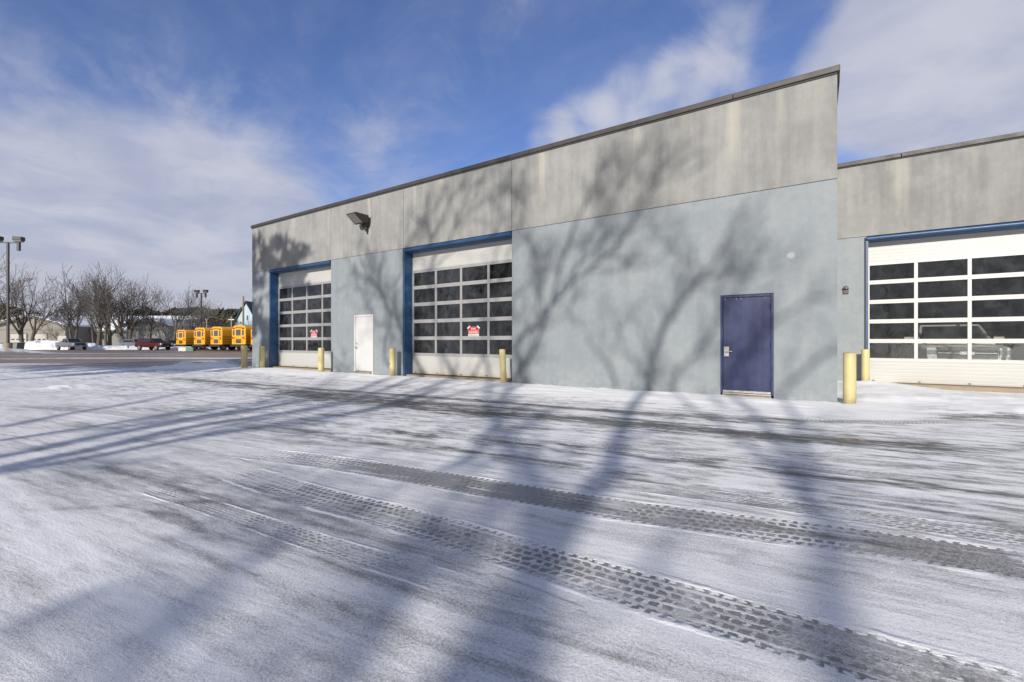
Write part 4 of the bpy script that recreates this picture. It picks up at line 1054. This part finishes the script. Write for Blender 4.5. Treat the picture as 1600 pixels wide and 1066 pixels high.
def make_tree(seed, H, style):
    rnd = random.Random(seed); out = []
    if style == 'vase':
        cfg = dict(levels=4, kids=[4, 4, 4, 3], t0=[.55, .3, .25, .2], ang=[(14, 36), (20, 44), (22, 50), (25, 55)], len=[(1.2, 1.65), (.5, .7), (.5, .7), (.5, .75)], taper=[.75, .45, .4, .4, .3], wob=.07, up=.07)
        grow(Vector((0, 0, -.2)), Vector((0, 0, 1)), H*.36, H*.022, 0, cfg, out, rnd)
    elif style == 'tall':
        cfg = dict(levels=4, kids=[8, 4, 3, 3], t0=[.40, .3, .25, .2], ang=[(22, 45), (25, 50), (25, 55), (25, 60)], len=[(.28, .48), (.5, .7), (.5, .75), (.5, .8)], taper=[.35, .4, .4, .4, .3], wob=.06, up=.07)
        grow(Vector((0, 0, -.2)), Vector((rnd.gauss(0, .03), rnd.gauss(0, .03), 1)), H*.70, H*.016, 0, cfg, out, rnd)
    else:
        cfg = dict(levels=4, kids=[6, 5, 4, 3], t0=[.35, .25, .2, .2], ang=[(40, 70), (30, 60), (30, 60), (30, 60)], len=[(.9, 1.3), (.45, .7), (.5, .75), (.5, .8)], taper=[.6, .4, .4, .4, .3], wob=.13, up=.03)
        grow(Vector((0, 0, -.2)), Vector((0, 0, 1)), H*.38, H*.024, 0, cfg, out, rnd)
    mz = max(p.z for _, pts, _ in out for p in pts); k = H/mz
    out = [(l, [p*k for p in pts], rs) for l, pts, rs in out]
    a, b_ = branches_to(out, 2, .020)
    v = empty('bare_tree'); a.build('trunk', M['bark'], v, smooth='full', fix=False); b_.build('crown', M['twig'], v, fix=False)
    return v
protos = {('vase', 1): make_tree(11, 14, 'vase'), ('vase', 2): make_tree(23, 14, 'vase'), ('tall', 1): make_tree(5, 14, 'tall'), ('tall', 2): make_tree(17, 14, 'tall'), ('oak', 1): make_tree(31, 14, 'oak')}
TREES = [  # px, Z, top py, proto, turn, label
    (-14, 78, 402, ('vase', 2), .4, 'bare tree cut off by the left edge of the photo'),
    (34, 80, 410, ('vase', 1), 0., 'broad crowned bare tree right of the tall lamp post, in front of the gabled warehouse'),
    (47, 79, 440, ('vase', 2), 2.1, 'smaller bare tree beside the broad crowned tree, at the pale roller doors'),
    (113, 82, 424, ('tall', 1), 1., 'slim bare tree with a clear trunk above the silver grey pickup'),
    (118, 84, 428, ('tall', 2), 4., 'slim bare tree just right of the one above the pickup'),
    (146, 84, 430, ('tall', 2), .5, 'thin bare tree first of the cluster left of centre'),
    (154, 80, 422, ('vase', 2), 3.3, 'bare forked tree in the cluster right of the slim pair'),
    (167, 79, 419, ('tall', 1), 5.2, 'tallest straight bare trunk of the cluster in front of the snowy roof'),
    (172, 82, 424, ('vase', 1), 2.4, 'bare tree touching the tallest straight trunk on its right'),
    (189, 81, 426, ('tall', 2), 2.7, 'bare tree at the right side of the cluster before the snowy roof'),
    (194, 80, 430, ('vase', 2), 5.0, 'bare tree with crossing limbs in front of the second gable edge'),
    (201, 82, 434, ('vase', 1), 4.1, 'bare tree left of the dark red car, reaching over the second gable'),
    (233, 84, 446, ('tall', 1), 3.2, 'leaning bare tree rising behind the dark red car'),
    (270, 79, 446, ('vase', 2), 1.3, 'bare forked tree with dark trunk left of the first school bus'),
    (300, 90, 452, ('oak', 1), .2, 'wide spreading bare tree behind the first two school buses'),
    (338, 96, 468, ('oak', 1), 2.5, 'low bare tree with pale limbs behind the third school bus'),
    (90, 76, 505, ('vase', 2), 4.4, 'small brown bare tree behind the silver grey pickup')]
used = set()
for (px, Z, py, key, rot, lab) in TREES:
    pr = protos[key]
    o = pr if key not in used else copy_tree(pr); used.add(key)
    p = far(px, Z, 0); H = Hh(py, Z)*1.09; o.location = (p.x, p.y, 0); k = H/14; o.scale = (k, k, k); o.rotation_euler = (0, 0, rot)
    if 'leaning' in lab: o.rotation_euler = (.0, .12, rot)
    tag(o, lab, 'tree', 'bare trees at the back of the lot')
# dark wood and brush far behind
def wood(name, strips, mat, seed, size, label, cat):
    rnd = random.Random(seed); q = MB(); vs_ = []; fs = []
    for (x0, x1, Z, depth, py0, py1, n) in strips:
        for i in range(n):
            px = rnd.uniform(x0, x1); ZZ = Z+rnd.random()*depth
            topn = py0+(py1-py0)*.0+ (py1-py0)*.55*(vn(px*.07+seed)+.35*vn(px*.31+seed*3))
            py = topn+(545-topn)*rnd.random()**1.5
            c = far(px, ZZ, Hh(py, ZZ)); s = size*rnd.uniform(.5, 1.4)
            u = Vector((rnd.gauss(0, 1), rnd.gauss(0, 1), rnd.gauss(0, .7))).normalized(); w = u.cross(Vector((rnd.gauss(0, 1), rnd.gauss(0, 1), rnd.gauss(0, 1)))).normalized()
            o = len(vs_); vs_ += [c-u*s, c+w*s*.5, c+u*s, c-w*s*.5]; fs.append((o, o+1, o+2, o+3))
    q.add(vs_, fs); return tag(q.build(name, mat, fix=False), label, cat, kind='stuff')
def vn(x): return float(vnoise(np.array([x]), np.array([.5]), 5)[0])
wood('evergreen_wood', [(205, 362, 116, 12, 478, 498, 5200), (-40, 30, 118, 10, 472, 492, 1700), (340, 400, 130, 10, 478, 496, 1200), (60, 210, 122, 8, 492, 503, 1400)], M['wood'], 3, .95, 'dark evergreen wood far behind the school buses and warehouse', 'wood')
wood('brown_brush', [(180, 370, 100, 6, 494, 512, 2600), (-30, 60, 104, 6, 482, 500, 900), (100, 190, 112, 6, 488, 500, 700)], M['brush'], 8, .45, 'brown leafless brush in front of the far evergreens', 'brush')

# ------------------------------------------------------------------ trees behind the photographer whose shadows fall on the lot and walls
YT = -28.5
def unshadow(P, plane):
    """3-D point on the vertical plane y=plane that throws its shadow on P"""
    t = (P.y-plane)/LIGHT.y; return P-LIGHT*t
def gp(px, py): return gnd(px, py)
def wp_(px, py): return onY(px, py, 0)
class Shade:
    def __init__(s, seed, plane): s.rnd = random.Random(seed); s.plane = plane; s.main = []; s.twig = []
    def limb(s, gpts, wpts, r0, r1, dep=0., twigs=1.0, root=None, tl=1.5):
        """ground pixels then wall pixels of one limb's shadow"""
        P = [gp(*p) for p in gpts]+[wp_(*p) for p in wpts]
        n = len(P); pts = []
        for i, q in enumerate(P): pts.append(unshadow(q, s.plane+dep*(i/max(1, n-1))))
        if root is not None: pts = root+pts
        m = len(pts)
        # densify
        out = []
        for i in range(m-1):
            for k in range(3): out.append(pts[i].lerp(pts[i+1], k/3))
        out.append(pts[-1]); m = len(out)
        rs = [(r0+(r1-r0)*i/(m-1))*1.12 for i in range(m)]
        for i in range(1, m-1): out[i] = out[i]+Vector((s.rnd.gauss(0, .03), s.rnd.gauss(0, .03), s.rnd.gauss(0, .03)))
        s.main.append((out, rs))
        Lt = sum((out[i+1]-out[i]).length for i in range(m-1))
        k = int(Lt*2.5*twigs)
        for _ in range(k):
            t = s.rnd.uniform(.2, 1)*(m-1); j = min(int(t), m-2); p = out[j].lerp(out[j+1], t-j); ax = (out[j+1]-out[j]).normalized()
            s.spray(p, ax, tl*s.rnd.uniform(.5, 1.2)*(1-.4*t/m), max(.012, rs[j]*.36), 0)
        return out
    def spray(s, p, ax, L, r, lvl):
        rnd = s.rnd; sd_ = Vector((rnd.gauss(0, 1), rnd.gauss(0, 1), rnd.gauss(0, 1))); sd_ = (sd_-ax*sd_.dot(ax)).normalized()
        a = rad(rnd.uniform(22, 58)); d = (ax*math.cos(a)+sd_*math.sin(a)+Vector((0, 0, .18))).normalized()
        pts = [p]; q = p
        for i in range(3):
            d = (d+Vector((rnd.gauss(0, .12), rnd.gauss(0, .12), rnd.gauss(0, .10)+.03))).normalized(); q = q+d*(L/3); pts.append(q)
        s.twig.append((pts, [r, r*.8, r*.6, r*.4]))
        if lvl < 2:
            for _ in range(3 if lvl == 0 else 2):
                t = rnd.uniform(.25, 1)*3; j = min(int(t), 2); s.spray(pts[j].lerp(pts[j+1], t-j), (pts[j+1]-pts[j]).normalized(), L*rnd.uniform(.45, .7), r*.6, lvl+1)
    def build(s, label):
        base = s.main[0][0][0]; v = empty('bare_tree', (base.x, base.y, 0)); tag(v, label, 'tree', 'bare trees behind the camera that shade the lot')
        a, b_ = MB(), MB(); o = Vector((base.x, base.y, 0))
        for pts, rs in s.main: a.tube([p-o for p in pts], rs, 8)
        for pts, rs in s.twig: b_.tube([p-o for p in pts], [max(.0085, r) for r in rs], 4, cap=False)
        a.build('trunk', M['shbark'], v, smooth='full', fix=False); b_.build('crown', M['shbark'], v, fix=False)
def root_of(P, plane, dx=0.):
    q = unshadow(P, plane); b_ = Vector((q.x+dx, plane, -.3)); return [b_, b_.lerp(q, .5)]
# the big forked tree
A = Shade(4, YT)
t0 = gp(775, 1066)
A.limb([(775, 1066), (812, 985), (838, 905), (858, 830)], [], .17, .12, 0, .2, root_of(t0, YT, .25))
A.limb([(700, 1066), (775, 960), (812, 870), (836, 752)], [], .085, .06, -.6, .3, root_of(gp(700, 1066), YT, .2))
A.limb([(858, 830), (838, 752), (800, 700), (778, 668), (768, 640)], [(757, 585), (748, 520), (742, 470)], .11, .035, -1.2, .8)
A.limb([(800, 700), (782, 668), (789, 622)], [(800, 596), (825, 563), (845, 518), (862, 468), (880, 406), (902, 344), (924, 291), (944, 255)], .085, .02, .8, 1.1)
A.limb([(696, 735), (745, 707), (772, 664), (770, 630)], [(800, 542), (833, 509), (882, 456), (911, 427), (957, 394), (986, 353), (1004, 318), (1031, 285)], .07, .02, 1.4, 1.1)
A.limb([(858, 830), (905, 790), (943, 750), (973, 678), (990, 636)], [(1010, 604), (1019, 571), (1031, 522), (1064, 472), (1085, 443), (1105, 423), (1130, 386), (1144, 348)], .14, .022, -.8, 1.0)
A.limb([], [(882, 456), (907, 406), (936, 344), (965, 300), (1006, 233)], .035, .012, .6, 1.5)
A.limb([], [(911, 427), (965, 419), (1015, 415), (1056, 386)], .025, .01, .3, .9)
A.limb([], [(845, 518), (838, 470), (842, 425), (820, 350), (815, 300)], .035, .012, -.5, 1.6)
A.limb([], [(862, 468), (892, 430), (930, 390), (950, 340), (960, 300)], .03, .012, .5, 1.3)
A.limb([], [(964, 608), (953, 571), (936, 551), (915, 520)], .05, .02, .2, 1.0)
A.limb([], [(748, 520), (760, 420), (780, 350), (790, 300)], .03, .012, .2, 1.4)
A.build('large forked bare tree whose limb shadows spread over the wall left of the navy door')
B = Shade(9, YT-1.5)
t0 = gp(1330, 1066)
B.limb([(1330, 1066), (1310, 960), (1288, 870), (1262, 772)], [], .085, .062, 0, .3, root_of(t0, YT-1.5, .2))
B.limb([(1262, 772), (1180, 705), (1130, 668), (1085, 640)], [(1047, 604), (1072, 567), (1105, 530), (1130, 490), (1171, 431), (1190, 390), (1204, 360)], .05, .016, .7, 1.0)
B.limb([(1262, 772), (1215, 690), (1175, 645)], [(1138, 592), (1171, 546), (1208, 501), (1245, 480), (1299, 462)], .075, .025, -.8, .8)
B.limb([(1262, 772), (1252, 700), (1240, 650)], [(1225, 608), (1266, 571), (1307, 535)], .065, .03, .5, .7)
B.limb([], [(1105, 530), (1130, 480), (1165, 460), (1225, 440)], .03, .012, .5, 1.0)
B.limb([], [(1130, 490), (1120, 440), (1060, 400), (1050, 370)], .03, .012, .5, 1.1)
B.build('bare tree behind the camera whose limb shadows cross the navy door')
C = Shade(12, YT+1.)
t0 = gp(0, 731)
C.limb([(0, 731), (140, 702), (280, 670), (420, 648), (500, 637)], [], .15, .09, 0, .15, root_of(t0, YT+1, .4))
C.limb([(500, 637), (560, 622), (610, 606)], [(640, 560), (629, 515), (600, 469), (574, 430), (560, 400)], .08, .025, .8, 1.5)
C.limb([(500, 637), (590, 625), (650, 612), (690, 600)], [(690, 560), (668, 480), (660, 420), (675, 373), (668, 337), (690, 310)], .07, .02, -.8, 1.5)
C.limb([(610, 606)], [(632, 545), (620, 480), (585, 440), (545, 425)], .05, .015, 1, 1.6)
C.limb([], [(660, 420), (700, 380), (720, 330), (740, 290), (775, 259)], .04, .012, .5, 1.7)
C.limb([], [(675, 373), (700, 320), (712, 300), (746, 266)], .035, .012, .9, 1.7)
C.limb([], [(600, 469), (625, 430), (630, 395), (650, 360)], .03, .012, .3, 1.7)
C.limb([], [(629, 515), (590, 505), (570, 470), (556, 440)], .03, .012, .3, 1.7)
C.build('bare tree behind the camera whose twig shadows cover the white entrance door')
D = Shade(21, YT+.2)
t0 = gp(0, 714)
D.limb([(0, 714), (140, 684), (280, 656), (420, 636), (540, 618)], [(600, 560), (610, 500), (590, 440), (600, 390)], .12, .025, .6, .8, root_of(t0, YT+.2, .9))
D.limb([(280, 656), (400, 634), (480, 620)], [(520, 560), (500, 470)], .05, .02, .4, .6)
D.build('slim bare tree casting the middle line of the shadow bundle at the left')
E = Shade(22, YT-2)
t0 = gp(0, 738)
E.limb([(0, 738), (175, 708), (315, 680), (455, 662), (560, 645), (640, 626), (705, 597)], [(760, 520), (770, 440), (800, 340), (815, 280)], .12, .02, .6, .8, root_of(t0, YT-2, .5))
E.limb([(560, 645), (690, 622), (760, 606)], [(800, 470), (841, 425), (870, 410)], .05, .012, .6, 1.0)
E.build('slim bare tree casting the nearest line of the shadow bundle at the left')
F = Shade(23, YT+2)
t0 = gp(0, 689)
F.limb([(0, 689), (140, 668), (280, 646), (385, 633), (470, 616)], [(510, 560), (500, 520)], .07, .03, .3, .5, root_of(t0, YT+2, .3))
F.limb([(0, 668), (122, 644), (224, 626), (297, 612), (380, 600)], [], .06, .03, .3, .5)
F.build('bare sapling casting the farthest thin shadow lines at the left of the lot')
# leaning limbs in the foreground, low branches of a further tree
Gt = Shade(30, YT-3)
t0 = gp(185, 1066)
Gt.limb([(185, 1066), (262, 985), (352, 905), (420, 850)], [], .085, .04, .4, .7, root_of(t0, YT-3, 1.2), 1.2)
Gt.limb([(262, 985), (200, 930), (110, 935), (0, 988)], [], .05, .03, .4, .5)
Gt.limb([(352, 905), (440, 800), (520, 740), (600, 700)], [], .04, .02, .4, .8)
Gt.build('leaning bare tree casting the soft shadow across the bottom left snow')
Hs = Shade(31, YT-2.2)
t0 = gp(520, 1066)
Hs.limb([(520, 1066), (560, 1015), (596, 962), (640, 900), (700, 820)], [], .085, .03, .4, .8, root_of(t0, YT-2.2, .6), 1.1)
Hs.limb([(640, 900), (600, 830), (520, 790), (420, 760)], [], .035, .02, .4, .6)
Hs.build('bare tree casting the soft bottom shadow just left of the big trunk shadow')

# evergreens behind the photographer that shade the left end of the building
def pine(regions, plane, label, seed, wallmode=True):
    rnd = random.Random(seed); vs_ = []; fs = []; tops = []
    for (pts, n, sz) in regions:
        xs = [p[0] for p in pts]; yy = [p[1] for p in pts]
        def inside(x, y):
            c = False; m = len(pts)
            for i in range(m):
                x1, y1 = pts[i]; x2, y2 = pts[i-1]
                if (y1 > y) != (y2 > y) and x < (x2-x1)*(y-y1)/(y2-y1)+x1: c = not c
            return c
        k = 0
        while k < n:
            X = rnd.uniform(min(xs), max(xs)); Zz = rnd.uniform(min(yy), max(yy))
            if not inside(X, Zz): continue
            if vnoise(np.array([X*1.15]), np.array([Zz*1.15]), seed)[0] < .30: k += .5; continue
            k += 1
            c = unshadow(Vector((X, 0, Zz)), plane+rnd.gauss(0, .8))
            for _ in range(3):
                cc = c+Vector((rnd.gauss(0, .12), rnd.gauss(0, .12), rnd.gauss(0, .10)))
                u = Vector((rnd.gauss(0, 1), rnd.gauss(0, 1), rnd.gauss(0, .5)+.2)).normalized(); w = u.cross(Vector((rnd.gauss(0, 1), rnd.gauss(0, 1), rnd.gauss(0, 1)))).normalized()
                s = sz*rnd.uniform(.6, 1.3); o = len(vs_); vs_ += [cc-u*s, cc+w*s*.28, cc+u*s, cc-w*s*.28]; fs.append((o, o+1, o+2, o+3))
            tops.append(c)
    xm = sum(c.x for c in tops)/len(tops); zt = max(c.z for c in tops)
    v = empty('pine_tree', (xm, plane, 0)); tag(v, label, 'tree', 'evergreens behind the camera')
    q = MB(); q.add([Vector(p)-Vector((xm, plane, 0)) for p in vs_], fs); q.build('crown', M['needle'], v, fix=False)
    q = MB(); q.tube([(0, 0, -.3), (.1, 0, zt*.5), (0, 0, zt-.4)], [.28, .18, .04], 8)
    hi = [c for c in tops]; rnd.shuffle(hi)
    for c in hi[:60]: q.tube([(0, 0, c.z-.8), tuple(c-Vector((xm, plane, 0)))], [.04, .015], 4)
    q.build('trunk', M['shbark'], v, fix=False)
# wall coordinates (x, z) of the shadow outline on the plane y = 0
pine([([(-24.6, 6.3), (-21.6, 6.2), (-20.2, 5.9), (-18.7, 5.3), (-18.0, 4.9), (-18.4, 4.4), (-17.8, 4.2), (-18.6, 3.7), (-21.0, 3.5), (-21.5, 1.0), (-21.4, -1.5), (-30, -1.5), (-30, 3.0), (-27.2, 5.0)], 2600, .30)], -27, 'dense pine behind the camera shading the far left end of the building', 41)
pine([([(-31, 4.6), (-28.5, 5.6), (-26.5, 3.5), (-25.4, 1.0), (-25.0, -2.5), (-36, -2.5), (-34, 1.5)], 1500, .34)], -25, 'pine behind the camera shading the snow left of the building', 43)
